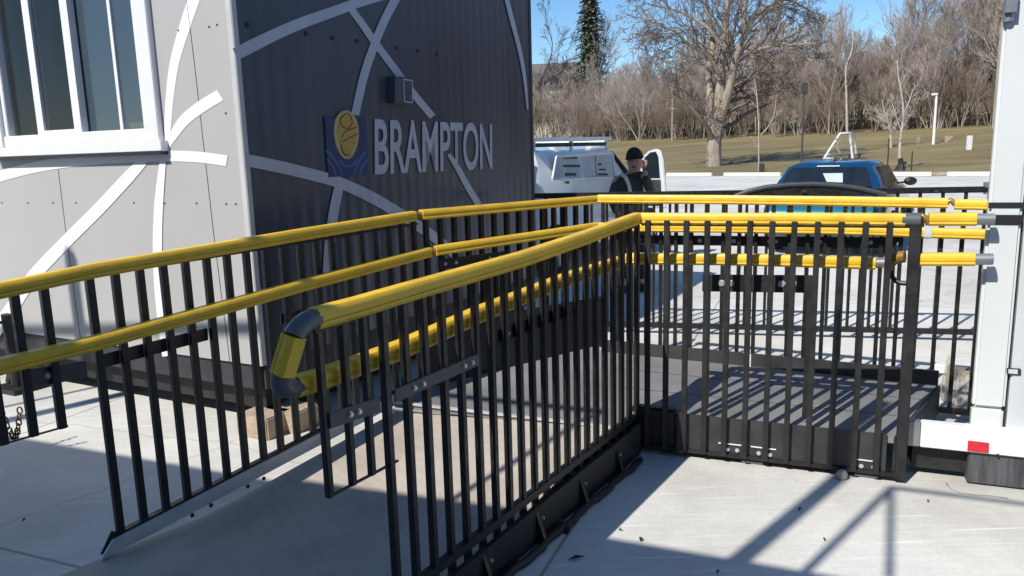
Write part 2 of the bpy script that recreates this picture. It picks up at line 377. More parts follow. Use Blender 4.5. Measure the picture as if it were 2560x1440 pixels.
# window opening on the grey wall
wb = g_(376, 326); tw1 = (wb-c0).xy.length; zw0 = wb.z
wl = g_(18, 340); tw0 = (wl-c0).xy.length
zw1 = 2.75; TH = .10
mb = MB()
def gpan(t0, t1, z0, z1): mb.prism([gp(t0, z0), gp(t1, z0), gp(t1, z1), gp(t0, z1)], -GN*TH)
gpan(0.03, tw1, ZB, ZT); gpan(tw1, tw0, ZB, zw0); gpan(tw1, tw0, zw1, ZT); gpan(tw0, LG, ZB, ZT)
mb.build('grey_wall', M['grey_panel'], trailer)
mb = MB(); mb.prism([dp(0.03, ZB), dp(LD, ZB), dp(LD, ZT), dp(0.03, ZT)], -DN*TH); mb.build('navy_wall', M['navy'], trailer)
mb = MB(); far = c0 + GD*LG; fard = c0 + DD*LD
rf = c0 + GD*LG + DD*LD
mb.prism([c0+V(0, 0, ZT)+GN*.03+DN*.03, far+V(0, 0, ZT)+GN*.03, rf+V(0, 0, ZT), fard+V(0, 0, ZT)+DN*.03], V(0, 0, .12)); mb.build('roof', M['grey_panel'], trailer)
mb = MB(); mb.prism([far+V(0, 0, ZB), rf+V(0, 0, ZB), rf+V(0, 0, ZT), far+V(0, 0, ZT)], -GD*.08)
mb.prism([fard-DN*.12+V(0, 0, ZB), rf+V(0, 0, ZB), rf+V(0, 0, ZT), fard-DN*.12+V(0, 0, ZT)], -DD*.08); mb.build('back_wall', M['grey_panel'], trailer)
mb = MB(); mb.prism([gp(.12, ZB+.01, -.12), gp(LG-.1, ZB+.01, -.12), gp(LG-.1, ZB+.01, -LD+.2), gp(.12, ZB+.01, -LD+.2)], V(0, 0, .06)); mb.build('floor', M['interior_floor'], trailer)
# interior partition, counter
mb = MB(); mb.prism([gp(.3, ZB+.1, -1.9), gp(5.5, ZB+.1, -1.9), gp(5.5, ZT-.1, -1.9), gp(.3, ZT-.1, -1.9)], -GN*.05); mb.build('partition', M['interior'], trailer)
mb = MB(); mb.prism([gp(.5, ZB+.1, -1.2), gp(tw1+.9, ZB+.1, -1.2), gp(tw1+.9, 1.75, -1.2), gp(.5, 1.75, -1.2)], -GN*.6); mb.build('counter', M['dark_grey'], trailer)
mb = MB(); mb.prism([g_(285, 120, -1.15), g_(345, 120, -1.15), g_(345, 215, -1.15), g_(285, 215, -1.15)], -GN*.02)
mb.build('notice_board', mat('pale_blue_board', (.35, .48, .6), .6), trailer)
# corner post
mb = MB(); mb.prism([gp(.032, ZB, .006), gp(0, ZB, .006), dp(0, ZB, .006)+GN*0, dp(.03, ZB, .006), dp(.03, ZB, -.06), gp(.032, ZB, -.06)], V(0, 0, ZT-ZB)); mb.build('corner_trim', mat('corner_bead', (.52, .52, .51), .4), trailer)
mb = MB(); mb.prism([dp(LD-.03, ZB, .005), dp(LD+.015, ZB, .005), dp(LD+.015, ZB, -.05), dp(LD-.03, ZB, -.05)], V(0, 0, ZT-ZB)); mb.build('corner_trim', M['dark_grey'], trailer)
# chassis
mb = MB(); mb.prism([gp(.04, .27, -.02), gp(LG, .27, -.02), gp(LG, .42, -.02), gp(.04, .42, -.02)], -GN*.08); mb.prism([dp(.04, .27, -.02), dp(LD, .27, -.02), dp(LD, .42, -.02), dp(.04, .42, -.02)], -DN*.08); mb.build('chassis_rail', M['dark_grey'], trailer)
mb = MB(); mb.prism([gp(.1, .12, -.12), gp(3.2, .12, -.12), gp(3.2, .27, -.12), gp(.1, .27, -.12)], -GN*.2)
mb.prism([dp(.1, .12, -.10), dp(LD, .12, -.10), dp(LD, .27, -.10), dp(.1, .27, -.10)], -DN*.2)
for t in (1.1, 2.0): mb.prism([gp(t, .14, -.4), gp(t+.1, .14, -.4), gp(t+.1, .27, -.4), gp(t, .27, -.4)], -GN*2.2)
mb.prism([dp(.3, .02, -.2), dp(LD, .02, -.2), dp(LD, .42, -.2), dp(.3, .42, -.2)], -DN*.03)  # black sheet added as the dark space under the navy side
mb.build('underframe_and_dark_fill', M['black_rough'], trailer)
# stripes on the walls
def ribbon(fn, pts, ws, off, thick=.0015, n=8):
    P = [Vector((a, b)) for a, b in pts]; out = []
    dense = []
    for i in range(len(P)-1):
        p0 = P[max(i-1, 0)]; p1 = P[i]; p2 = P[i+1]; p3 = P[min(i+2, len(P)-1)]
        for k in range(n):
            t = k/n
            q = .5*((2*p1)+(-p0+p2)*t+(2*p0-5*p1+4*p2-p3)*t*t+(-p0+3*p1-3*p2+p3)*t**3)
            dense.append((q, ws[i]+(ws[i+1]-ws[i])*t))
    dense.append((P[-1], ws[-1]))
    m_ = MB(); L_ = []; R_ = []
    for i, (q, w) in enumerate(dense):
        d = (dense[min(i+1, len(dense)-1)][0]-dense[max(i-1, 0)][0]).normalized(); nn = Vector((-d.y, d.x))
        a = q+nn*w/2; b = q-nn*w/2; L_.append(fn(a.x, a.y, off)); R_.append(fn(b.x, b.y, off))
    for i in range(len(L_)-1): m_.add([L_[i], L_[i+1], R_[i+1], R_[i]], [(0, 1, 2, 3)])
    return m_
k = 0
for pts, ws in (
    ([(492, -40), (484, 0), (458, 80), (436, 160), (425, 240), (420, 310), (416, 385)], [30, 30, 27, 23, 20, 17, 10]),
    ([(551, 238), (505, 266), (462, 300), (430, 345), (416, 372)], [30, 30, 28, 20, 12]),
    ([(-40, 456), (0, 441), (70, 422), (140, 409), (230, 399), (300, 394), (420, 390), (500, 393), (568, 402)], [27]*9),
    ([(362, 400), (320, 445), (250, 520), (165, 605), (85, 690), (30, 770), (-20, 840)], [22, 30, 31, 31, 32, 33, 34]),
    ([(409, 398), (399, 500), (395, 600), (397, 700), (404, 790), (416, 890)], [15, 22, 23, 22, 20, 18])):
    ribbon(g_, pts, ws, .0015+.0007*k).build('wall_stripe', M['white_vinyl'], trailer); k += 1
for pts, ws in (
    ([(587, 136), (640, 109), (700, 80), (760, 55), (830, 30), (900, 5), (980, -18)], [32, 31, 29, 28, 26, 24, 22]),
    ([(868, 12), (905, 62), (937, 108), (985, 172), (1030, 232), (1080, 292)], [17, 18, 18, 18, 18, 17]),
    ([(990, -8), (960, 50), (935, 110), (908, 190), (886, 287)], [22, 21, 21, 21, 20]),
    ([(1120, 385), (1145, 425), (1165, 462), (1195, 512)], [9, 14, 15, 17]),
    ([(848, 452), (838, 500), (830, 545), (822, 610), (818, 690)], [22, 24, 25, 26, 27]),
    ([(612, 400), (700, 418), (790, 440), (850, 458), (930, 495), (1005, 540), (1080, 590), (1140, 640)], [30, 30, 29, 28, 28, 28, 25, 22]),
    ([(1258, -30), (1275, 40), (1298, 130), (1310, 200), (1317, 275)], [11, 11, 10, 8, 4])):
    ribbon(d_, pts, ws, .0015+.0007*k).build('wall_stripe', M['vinyl_dark'], trailer); k += 1
# panel seams and screws
mb = MB()
for (x0, y0), (x1, y1) in (((143, 402), (170, 620)), ((484, 140), (535, 590)), ((467, 0), (484, 140)), ((170, 620), (206, 880)), ((535, 590), (575, 905))):
    mb.bar(g_(x0, y0, .0), g_(x1, y1, .0), .004, .003, GN)
mb.build('panel_seam', M['dark_grey'], trailer)
for x, y in ((5, 507), (70, 507), (133, 507), (190, 507), (335, 507), (412, 508), (492, 508), (566, 510), (590, 510), (447, 76), (523, 67), (543, 62), (565, 283)):
    m_ = MB(); m_.disc(g_(x, y), GN, .0055, .003, 8); m_.build('screw', M['black'], trailer)
for x, y in ((618, 62), (765, 84), (831, 95), (892, 103), (992, 120), (1044, 128), (1092, 135)):
    m_ = MB(); m_.disc(d_(x, y), DN, .014, .006, 8); m_.build('screw', M['black'], trailer)
# window frame, sashes and panes
def quad(fn, pts, off, th, nrm):
    m_ = MB(); m_.prism([fn(x, y, off) for x, y in pts], nrm*th); return m_
wz = lambda t, z, o=0: gp(t, z, o)
mb = MB()
fo = .10
def wbar(t0, t1, z0, z1, o0, o1): mb.prism([gp(t0, z0, o0), gp(t1, z0, o0), gp(t1, z1, o0), gp(t0, z1, o0)], GN*(o1-o0))
zs = g_(410, 378).z
wbar(tw1-.14, tw0+.13, zs-.0, zw0-.06, -.02, .05)      # sill casing
wbar(tw1-.0, tw0+.0, zw0-.06, zw0+.012, -.03, .025)
wbar(tw1-.11, tw1-.0, zw0-.06, zw1+.1, -.02, .035)
wbar(tw1, tw1+.04, zw0+.012, zw1, -.05, .012)
wbar(tw0, tw0+.10, zw0-.06, zw1+.1, -.02, .035)
wbar(tw0-.04, tw0, zw0+.012, zw1, -.05, .012)
wbar(tw1-.11, tw0+.1, zw1, zw1+.1, -.02, .036)
win = mb.build('window_frame', M['white_trim'], trailer, bevel=.004)
mb = MB(); wbar(tw1-.13, tw0+.12, zs-.0-.018, zs, -.01, .058); mb.build('sill_shadow_strip', M['black'], win)  # black strip drawn as the shadow under the sill
def tcol(px, py=322): return (g_(px, py)-c0).xy.length
for (x0, x1, o0, o1) in ((90, 106, -.05, -.01), (186, 204, -.045, .0), (286, 293, -.06, -.04)):
    mb = MB(); wbar(tcol(x1), tcol(x0), zw0+.013, zw1, o0, o1); mb.build('mullion', M['white_trim'], win)
mb = MB(); wbar(tcol(190), tcol(103), zw0+.013, zw0+.035, -.04, -.005); mb.build('sash_rail', M['white_trim'], win)
for (x0, x1, mm, o) in ((18, 95, 'glass', -.03), (104, 192, 'glass', -.025), (202, 372, 'glass_blue', -.05)):
    mb = MB(); wbar(tcol(x1)+.001, tcol(x0)-.001, zw0+.014, zw1, o-.004, o); mb.build('window_pane', M[mm], win)
# wall light box on navy wall
mb = MB(); mb.prism([d_(968, 192), d_(1014, 196), d_(1014, 262), d_(968, 258)], DN*.06); wlb = mb.build('junction_box', M['navy'], trailer, bevel=.006)
mb = MB()
for a, b in (((990, 200), (1012, 203)), ((1012, 203), (1012, 258)), ((1012, 258), (992, 255)), ((992, 255), (990, 200))): mb.bar(d_(*a, .063), d_(*b, .063), .008, .004, DN)
mb.build('box_rim', M['vinyl_dark'], wlb)
# logo
lg = MB(); lg.prism([d_(808, 292, .006), d_(912, 293, .006), d_(917, 438, .006), d_(818, 443, .006)], DN*.003); logo = lg.build('logo_panel', M['logo_blue'], trailer)
def oval(cx, cy, rx, ry, n=28, tw=0., sk=0.): return [(cx+rx*cos(2*pi*i/n)*(1+tw*sin(2*pi*i/n))+sk*sin(2*pi*i/n)*ry, cy+ry*sin(2*pi*i/n)) for i in range(n)]
m_ = MB(); m_.prism([d_(x, y, .009) for x, y in oval(863, 337, 31, 61, tw=-.12, sk=.03)], DN*.002); m_.build('logo_rose_edge', M['logo_pale'], logo)
m_ = MB(); m_.prism([d_(x, y, .011) for x, y in oval(864, 335, 22, 52, tw=-.1, sk=.03)], DN*.002); m_.build('logo_rose', M['logo_gold'], logo)
for pts in ([(852, 290), (846, 302), (852, 316), (866, 321), (876, 308), (872, 290), (862, 284), (852, 292)], [(850, 345), (858, 330), (872, 323), (888, 318)], [(852, 356), (866, 346), (880, 340), (890, 334)], [(850, 360), (852, 378), (860, 388), (872, 386)]):
    ribbon(d_, pts, [2.6]*len(pts), .0135, n=5).build('logo_line', M['logo_line'], logo)
for pts in ([(812, 375), (832, 398), (846, 420), (852, 440)], [(815, 398), (828, 415), (838, 440)], [(912, 378), (898, 398), (888, 420), (884, 436)], [(915, 400), (902, 418), (897, 437)], [(846, 400), (860, 415), (880, 412), (892, 398)]):
    ribbon(d_, pts, [6, 6, 5, 4][:len(pts)] if len(pts) < 5 else [5]*5, .0098, n=5).build('logo_wave', M['logo_lblue'], logo)
# lettering
cu = bpy.data.curves.new('lettering', 'FONT'); cu.body = 'BRAMPTON'; cu.offset = .016; cu.space_character = .99
tob = bpy.data.objects.new('lettering_curve', cu); COL.objects.link(tob)
dg = bpy.context.evaluated_depsgraph_get(); tm = bpy.data.meshes.new_from_object(tob.evaluated_get(dg))
bpy.data.objects.remove(tob)
xs = [v.co.x for v in tm.vertices]; ys = [v.co.y for v in tm.vertices]
x0, x1, y0, y1 = min(xs), max(xs), min(ys), max(ys)
Q = [d_(935, 438, .0075), d_(1229, 423, .0075), d_(1228, 309, .0075), d_(934, 296, .0075)]
for v in tm.vertices:
    u = (v.co.x-x0)/(x1-x0); w = (v.co.y-y0)/(y1-y0)
    v.co = (Q[0]*(1-u)+Q[1]*u)*(1-w) + (Q[3]*(1-u)+Q[2]*u)*w
tm.materials.clear(); tm.materials.append(M['vinyl_dark'])
lt = bpy.data.objects.new('lettering', tm); COL.objects.link(lt); lt.parent = trailer
settle(trailer, c0)
# boxes on the sill inside
for i, (x0_, x1_, y0_, lab) in enumerate(((296, 318, 306, 'pale yellow box at the left of the row on the trailer window sill'), (320, 338, 305, 'small gold box in the middle of the window sill row'), (341, 366, 308, 'cream box at the right end of the window sill row'))):
    m_ = MB(); m_.prism([g_(x0_, y0_, -.075), g_(x1_, y0_, -.075), g_(x1_, 319, -.075), g_(x0_, 319, -.075)], -GN*.05)
    tag(m_.build('small_box', M['orange_thing'] if i != 2 else M['cream']), lab, 'box', 'little boxes on the window sill')

# concrete block pile under the corner, jack and chain
bp_ = c0 + V(.0, .02, 0)
for i, (px, lab) in enumerate(((650, 'sandy block under the trailer corner, nearest the grey wall'), (722, 'sandy block under the trailer corner, farther along the navy wall'))):
    q = pz(px, 1108 if i == 0 else 1092, 0); m_ = MB(); m_.box(q+V(-.02, .16, .065), .24, .2, .13, AZG)
    tag(m_.build('support_block', M['block'], bevel=.008), lab, 'block', 'blocks under the trailer corner')
jk = thing('trailer_jack', 'black steel trailer jack with foot plate under the grey wall at left', 'jack')
q = gp(2.35, 0, .02)
m_ = MB(); m_.tube([q+V(0, 0, .04), q+V(0, 0, .55)], .045, 12); m_.build('jack_post', M['black_rough'], jk, 'auto')
m_ = MB(); m_.box(q+V(0, 0, .02), .28, .22, .035, AZG); m_.bar(q+V(0, 0, .04)+GD*.12, q+V(0, 0, .3), .02, .04); m_.bar(q+V(0, 0, .04)-GD*.12, q+V(0, 0, .3), .02, .04); m_.build('foot_plate', M['black_rough'], jk)
m_ = MB(); m_.tube([q+V(0, 0, .5), q+V(0, 0, .5)+GN*.12, q+V(0, 0, .4)+GN*.14], .012, 8); m_.build('crank', M['black'], jk)
settle(jk, q)
ch = MB(); r0 = random.Random(3)
p = pz(-6, 985, .35)
for i in range(16):
    t = i/15; c = V(p.x+.14*t, p.y-.05*t, .32-.36*sin(pi*t)*.5-.05*t)
    ax = V(1, 0, 0) if i % 2 else V(0, 1, 0); up = V(0, 0, 1)
    ch.tube([c+ax*.014*cos(a*pi/4)+up*.02*sin(a*pi/4) for a in range(9)], .004, 6)
tag(ch.build('safety_chain', M['rust'], smooth=True), 'rusty safety chain hanging at the left under the grey trailer', 'chain')

# ------------------------------------------------------------------ ramp: guardrails, deck, platform
PROF = [(-.019, .0275), (.019, .0275), (.026, .018), (.027, .002), (.0255, -.006), (.0215, -.008), (.0255, -.010), (.027, -.018), (.019, -.0275), (-.019, -.0275), (-.027, -.018), (-.0255, -.010), (-.0215, -.008), (-.0255, -.006), (-.027, .002), (-.026, .018)]
A0 = V(-1.64, 2.84, 0); AJ = V(-.53, 4.30, 0); AE = V(.60, 5.20, 0); AZA = degrees(atan2(AJ.x-A0.x, AJ.y-A0.y))
B0 = V(-.527, 1.957, 0); BE = V(.633, 3.764, 0); AZB = degrees(atan2(BE.x-B0.x, BE.y-B0.y))
CE = V(1.768, 3.307, 0); AZC = 112.
uA = dirv(AZA); uB = dirv(AZB); uC = dirv(AZC)
nA = V(uA.y, -uA.x, 0)      # toward the camera side of A
nB = V(uB.y, -uB.x, 0); nC = V(-uC.y, uC.x, 0)*-1  # nC toward camera
if nC.y > 0: nC = -nC
def rail(pts, name, parent, m='yellow'):
    r = MB(); r.sweep(pts, PROF); return r.build(name, M[m], parent, 'auto')
def baluster(p, z0, z1, parent, w=.019, az=0., m='black'):
    b_ = MB(); b_.box(V(p.x, p.y, (z0+z1)/2), w, w, z1-z0, az); return b_.build('baluster', M[m], parent, bevel=.002)
def bolt(p, nrm, parent, r=.010):
    b_ = MB(); b_.disc(p, nrm, r*1.25, .002, 12); b_.disc(Vector(p)+Vector(nrm)*.002, nrm, r, .006, 6); return b_.build('bolt', M['zinc'], parent)
def plate(p0, p1, h, parent, nrm, th=.006, m='plate', bolts=(), name='bracket_plate', br=.010):
    b_ = MB(); u = (p1-p0).normalized(); up = V(0, 0, 1)
    b_.prism([p0-up*h/2, p1-up*h/2, p1+up*h/2, p0+up*h/2], nrm*th); o = b_.build(name, M[m], parent, bevel=.0015)
    L_ = (p1-p0)
    for t in bolts: bolt(p0+L_*t+nrm*th, nrm, o, br)
    return o
def lerp(a, b, t): return a+(b-a)*t

# --- guardrail along the trailer (A)
ga = thing('ramp_guardrail', 'long black baluster guardrail with double yellow handrail running beside the trailer', 'guardrail')
zA = lambda t: 1.135+.036*t  # top of handrail centre vs distance from A0
pA = lambda t: A0+uA*t
LA = (AJ-A0).length; uA2 = (AE-AJ).normalized(); nA2 = V(uA2.y, -uA2.x, 0); LA2 = (AE-AJ).length
off = nA*.012
aup = lambda px, py: pv(px, py, A0+nA*.02, AZA)
rt = [aup(-260, 772), aup(0, 726), aup(235, 676), aup(500, 630), aup(760, 585), aup(1034, 540)]
top0 = rail(rt, 'top_rail', ga)
lo = [pv(x, y, A0+nA*.06, AZA) for x, y in ((-260, 990), (0, 916), (235, 858), (500, 785), (760, 712), (1072, 630))]
rail(lo, 'lower_rail', ga)
az2 = degrees(atan2(uA2.x, uA2.y))
a2u = lambda px, py, o=.02: pv(px, py, AJ+nA2*o, az2)
rail([a2u(1052, 537), a2u(1200, 524), a2u(1350, 511), a2u(1492, 499)], 'top_rail', ga)
rail([a2u(1086, 627, .06), a2u(1200, 610, .06), a2u(1350, 588, .06), a2u(1495, 566, .06)], 'lower_rail', ga)
for a, b in ((aup(1034, 540), a2u(1052, 537)), (lo[-1], a2u(1086, 627, .06))):
    m_ = MB(); m_.tube([lerp(a, b, -.25), lerp(a, b, 1.25)], .021, 12); m_.build('rail_coupling', M['amber'], ga, 'auto')
kA0 = aup(290, 1345); kA1 = aup(780, 1092); kB0 = aup(300, 1415); kB1 = aup(780, 1137)
tk = lambda q: (q-A0).dot(uA)
def zkA(t): return kA0.z+(kA1.z-kA0.z)*(t-tk(kA0))/(tk(kA1)-tk(kA0))
def zkB(t): return max(.004, kB0.z+(kB1.z-kB0.z)*(t-tk(kB0))/(tk(kB1)-tk(kB0)))
def ztopA(p):   # handrail height at a point of section one
    t = (p-A0).dot(uA); return 1.14+.036*t
t = .042; i = 0
while t < LA-.02:
    p = pA(t); baluster(p, zkA(t)-.01, ztopA(p)-.005, ga, .028, AZA); t += .098; i += 1
t = .06
while t < LA2-.02:
    p = AJ+uA2*t; baluster(p, .20, 1.215, ga, .028, az2); t += .098
t = -.12
for i in range(13):
    p = pA(t); baluster(p, .575, ztopA(p)-.02, ga, .028, AZA); t -= .098
m_ = MB(); m_.bar(pA(-.10)+V(0, 0, .578), pA(-1.32)+V(0, 0, .578), .008, .006); m_.build('bottom_bar', M['black'], ga)
m_ = MB(); m_.bar(pA(-1.3)+V(0, 0, 1.10), pA(LA)+V(0, 0, ztopA(AJ)-.03), .02, .012); m_.bar(AJ+V(0, 0, 1.205), AE+V(0, 0, 1.21), .02, .012); m_.build('top_bar', M['black'], ga)
m_ = MB(); m_.bar(pA(0.04)+V(0, 0, zkA(0.04)), pA(LA)+V(0, 0, zkA(LA)), .03, .02); m_.bar(AJ+V(0, 0, .2), AE+V(0, 0, .22), .03, .03); m_.build('bottom_bar', M['black'], ga)
aP = lambda x, y, o=-.02: pv(x, y, A0+nA*o, AZA)
plate(aP(250, 905), aP(520, 835), .055, ga, -nA, .012, 'black', (.12, .75))
plate(aP(75, 945), aP(215, 922), .07, ga, nA, .008, 'plate', (.3,))
plate(aP(-120, 995), aP(-10, 968), .07, ga, nA, .008, 'plate', (.3,))
m_ = MB(); fp = aP(290, 1330, 0); fq = aP(264, 1394, 0); m_.bar(fp, V(fq.x, fq.y, .012), .024, .03, V(1, 0, 0)); m_.build('foot', M['black'], ga)
m_ = MB(); m_.prism([AJ+nA2*.02+V(0, 0, .2), AE+nA2*.02+V(0, 0, .2), AE+nA2*.02+V(0, 0, .56), AJ+nA2*.02+V(0, 0, .58)], nA2*.01); m_.build('toe_plate', M['black_rough'], ga)
for t0, t1 in ((.12, .62), (.8, 1.3)):
    pl = plate(AJ+uA2*t0+nA2*.015+V(0, 0, .93), AJ+uA2*t1+nA2*.015+V(0, 0, .93), .06, ga, nA2, .006, 'black_rough', (.1, .25, .75, .9), br=.008)
# mid panel brackets seen between the rails
for t0 in (.9, 1.45):
    plate(pA(t0)-nA*.02+V(0, 0, .80), pA(t0+.42)-nA*.02+V(0, 0, .80), .05, ga, -nA, .008, 'black_rough', ())
settle(ga, A0)

# --- near guardrail (B)
gb = thing('ramp_guardrail', 'near black baluster guardrail with curved yellow handrail end and grey elbows', 'guardrail')
bq = lambda x, y, o=0.: pv(x, y, B0+nB*o, AZB)
rail([bq(784, 797), bq(900, 765), bq(1000, 735), bq(1150, 692), bq(1300, 649), bq(1450, 598), bq(1594, 545)], 'top_rail', gb)
rail([bq(736, 966, -.05), bq(800, 948, -.05), bq(1000, 874, -.05), bq(1200, 784, -.05), bq(1420, 697, -.05), bq(1550, 655, -.05)], 'lower_rail', gb)
def arc(pts, n=6):
    P = [Vector(p) for p in pts]; out = []
    for i in range(n+1):
        t = i/n; out.append(P[0]*(1-t)**2+P[1]*2*t*(1-t)+P[2]*t*t)
    return out
e0 = bq(790, 796); e1 = bq(749, 806); e2 = bq(734, 842)
f2 = bq(706, 935, -.02); f1 = bq(693, 985, -.03); f0 = bq(742, 965, -.05)
m_ = MB(); m_.tube(arc([e0, e1, e2], 8), .0285, 16); m_.build('elbow', M['elbow'], gb, 'auto')
m_ = MB(); m_.tube(arc([f2, f1, f0], 8), .0275, 16); m_.build('elbow', M['elbow'], gb, 'auto')
m_ = MB(); m_.sweep([lerp(e2, f2, -.03), lerp(e2, f2, 1.02)], PROF, up=nB); m_.build('end_rail', M['yellow'], gb, 'auto')
LB = (BE-B0).length
def ztB(t): return 1.12+.033*t
for i, t in enumerate((.015, .105, .185)):
    p = B0+uB*t; baluster(p, .63, ztB(t)-.0, gb, .020, AZB)
m_ = MB(); m_.bar(B0+uB*.015+V(0, 0, .632), B0+uB*.30+V(0, 0, .632), .008, .006); m_.build('bottom_bar', M['black'], gb)
t = .265
while t < LB-.01:
    p = B0+uB*t; baluster(p, .05, ztB(t), gb, .024, AZB); t += .0935
m_ = MB(); m_.bar(B0+uB*.26+V(0, 0, .19), BE-uB*.06+V(0, 0, .21), .03, .03); m_.build('bottom_bar', M['black'], gb)
m_ = MB(); m_.bar(B0+uB*.0+V(0, 0, 1.105), BE-uB*.03+V(0, 0, 1.185), .02, .012); m_.build('top_bar', M['black'], gb)
plate(bq(822, 1052, .012), bq(948, 1010, .012), .045, gb, nB, .005, 'plate', (.38, .55), br=.007)
plate(bq(985, 990, .012), bq(1195, 898, .012), .042, gb, nB, .005, 'plate', (.2, .3, .8, .9), br=.007)
plate(bq(1220, 850, -.02), bq(1420, 775, -.02), .05, gb, nB, .005, 'black_rough', (.2, .3, .8, .9), br=.007)
# toe kerb along the foot, with gusset brackets
m_ = MB(); m_.prism([B0+uB*.22+nB*.018+V(0, 0, .012), BE-uB*.05+nB*.018+V(0, 0, .012), BE-uB*.05+nB*.018+V(0, 0, .175), B0+uB*.22+nB*.018+V(0, 0, .15)], nB*.02); m_.build('toe_kerb', M['black_rough'], gb)
t = .3
while t < LB-.1:
    p = B0+uB*t+nB*.038; m_ = MB(); m_.prism([p+V(0, 0, .14), p+V(0, 0, .012), p+nB*.045+V(0, 0, .012)], uB*.02); gs = m_.build('gusset', M['black'], gb)
    bolt(p+uB*.05+V(0, 0, .10), nB, gs, .006); t += .187*2
settle(gb, B0)

# rubber hose along the foot of the near guardrail
m_ = MB(); pts = []
for i in range(40):
    t = .25+i*.045; p = B0+uB*t+nB*(.075+.006*sin(i*.9)+.004*sin(i*2.3)); pts.append(V(p.x, p.y, .022))
m_.tube(pts, .017, 8); tag(m_.build('black_hose', M['black_rough'], smooth=True), 'wavy black hose lying along the foot of the near guardrail', 'hose')

# --- platform front guardrail (C)
gc = thing('platform_guardrail', 'sunlit black guardrail at the front of the platform with yellow rails and tall end post', 'guardrail')
cq = lambda x, y, o=0.: pv(x, y, BE+nC*o, AZC)
rail([cq(1601, 546), cq(1800, 547), cq(2000, 547), cq(2262, 549)], 'top_rail', gc)
rail([cq(1566, 646, -.05), cq(1800, 648, -.05), cq(2000, 652, -.05), cq(2188, 658, -.05)], 'lower_rail', gc)
m_ = MB(); m_.tube([cq(2254, 549), cq(2300, 549)], .030, 16); m_.build('elbow', M['elbow'], gc, 'auto')
m_ = MB(); m_.tube([cq(2186, 657, -.05), cq(2212, 657, -.05)], .024, 14); m_.build('rail_stub', M['steel'], gc, 'auto')
m_ = MB(); m_.tube(arc([cq(2215, 672, -.05), cq(2228, 640, -.05), cq(2262, 642, -.03)], 6), .027, 12); m_.build('elbow', M['amber'], gc, 'auto')
m_ = MB(); m_.tube(arc([cq(2226, 668, -.05), cq(2226, 712, -.05), cq(2270, 708, -.03)], 8), .011, 8); m_.build('bent_hook', M['black'], gc, 'auto')
pst = cq(2290, 560, -.0); m_ = MB(); m_.box(V(pst.x, pst.y, .63), .045, .045, 1.22, AZC); m_.build('end_post', M['black_rough'], gc, bevel=.003)
for x in (1620, 1667, 1716, 1768, 1821, 1875, 1930, 1985, 2043, 2102, 2163, 2223):
    p = cq(x, 600, .030); baluster(p, .045, 1.212, gc, .026, AZC, 'black_rough')
m_ = MB(); a = cq(1604, 575, .008); b = cq(2280, 575, .008); m_.bar(V(a.x, a.y, 1.195), V(b.x, b.y, 1.195), .02, .02); m_.build('top_bar', M['black'], gc)
m_ = MB(); m_.bar(V(a.x, a.y, .045), V(b.x, b.y, .045), .03, .02); m_.build('bottom_bar', M['black'], gc)
# big inverted bracket with four bolts
U0 = cq(1756, 707, -.06); U1 = cq(2040, 710, -.06)
plate(U0, U1, .085, gc, nC, .006, 'black_rough', (.18, .26, .71, .81), 'bridge_plate', .014)
for x in (1768, 2028):
    p0 = cq(x, 720, -.06); m_ = MB(); m_.bar(V(p0.x, p0.y, U0.z-.03), V(p0.x, p0.y, .25), .035, .006, nC); m_.build('bridge_leg', M['black_rough'], gc)
settle(gc, BE)
# rails right of the post, fixed to the box trailer
gx = thing('gate_rails', 'pair of short yellow rails with steel ends between the end post and the box trailer', 'handrail')
for y, xa, xb in ((548, 2322, 2440), (648, 2296, 2436)):
    a = cq(xa, y, -.01); b = cq(xb, y, -.01); rail([a, b], 'rail', gx)
    m_ = MB(); m_.tube([b, cq(xb+46, y, -.01)], .0245, 14); m_.build('steel_end', M['steel'], gx, 'auto')
m_ = MB(); m_.tube([cq(2298, 552), cq(2306, 540), cq(2318, 548), cq(2324, 560)], .016, 10); m_.build('hinge', M['amber'], gx, 'auto')
m_ = MB(); a = cq(2322, 560, -.01); m_.bar(cq(2300, 560, -.01), cq(2300, 640, -.01), .012, .012); m_.build('hinge_bar', M['black'], gx)
settle(gx, V(2.0, 3.2, 1.0))

# --- platform deck, skirt and back kerb
deckz = .22
C0 = BE.copy(); C1 = cq(2260, 700)
DL = pz(1497, 500, 1.235); DR = pz(2369, 509, 1.222)
DLg = V(DL.x, DL.y, 0); DRg = V(DR.x, DR.y, 0); uD = (DRg-DLg).normalized(); AZD2 = degrees(atan2(uD.x, uD.y)); nD = V(uD.y, -uD.x, 0)
if nD.y > 0: nD = -nD
plat = thing('ramp_platform', 'grey metal landing platform with black skirt and low back kerb', 'platform')
m_ = MB(); cc1 = V(C1.x, C1.y, 0)
cA = AE.copy()
poly = [V(C0.x, C0.y, deckz-.03), V(cc1.x, cc1.y, deckz-.03), V(DRg.x-.02, DRg.y-.06, deckz-.03), V(DLg.x, DLg.y-.06, deckz-.03)]
m_.prism([p+V(0, 0, 0) for p in poly], V(0, 0, .03)); m_.build('deck', M['deck2'], plat)
m_ = MB()
for i in (4, 8):
    s_ = i/12; a = lerp(poly[0], poly[3], s_)+V(0, 0, .031); b = lerp(poly[1], poly[2], s_)+V(0, 0, .031)
    m_.bar(a, b, .004, .0015)
m_.build('deck_seam', M['dark_grey'], plat)
m_ = MB(); a = cq(1700, 1035, .006); b = cq(2218, 1090, .006)
m_.prism([V(a.x, a.y, .045), V(b.x, b.y, .045), V(b.x, b.y, .235), V(a.x, a.y, .235)], nC*.006); skirt = m_.build('skirt', M['dark_grey'], plat)
for x, y in ((1819, 1123), (1843, 1126), (1897, 1133), (1925, 1137), (2153, 1165), (2184, 1168)): bolt(cq(x, y, .014), nC, skirt, .0085)
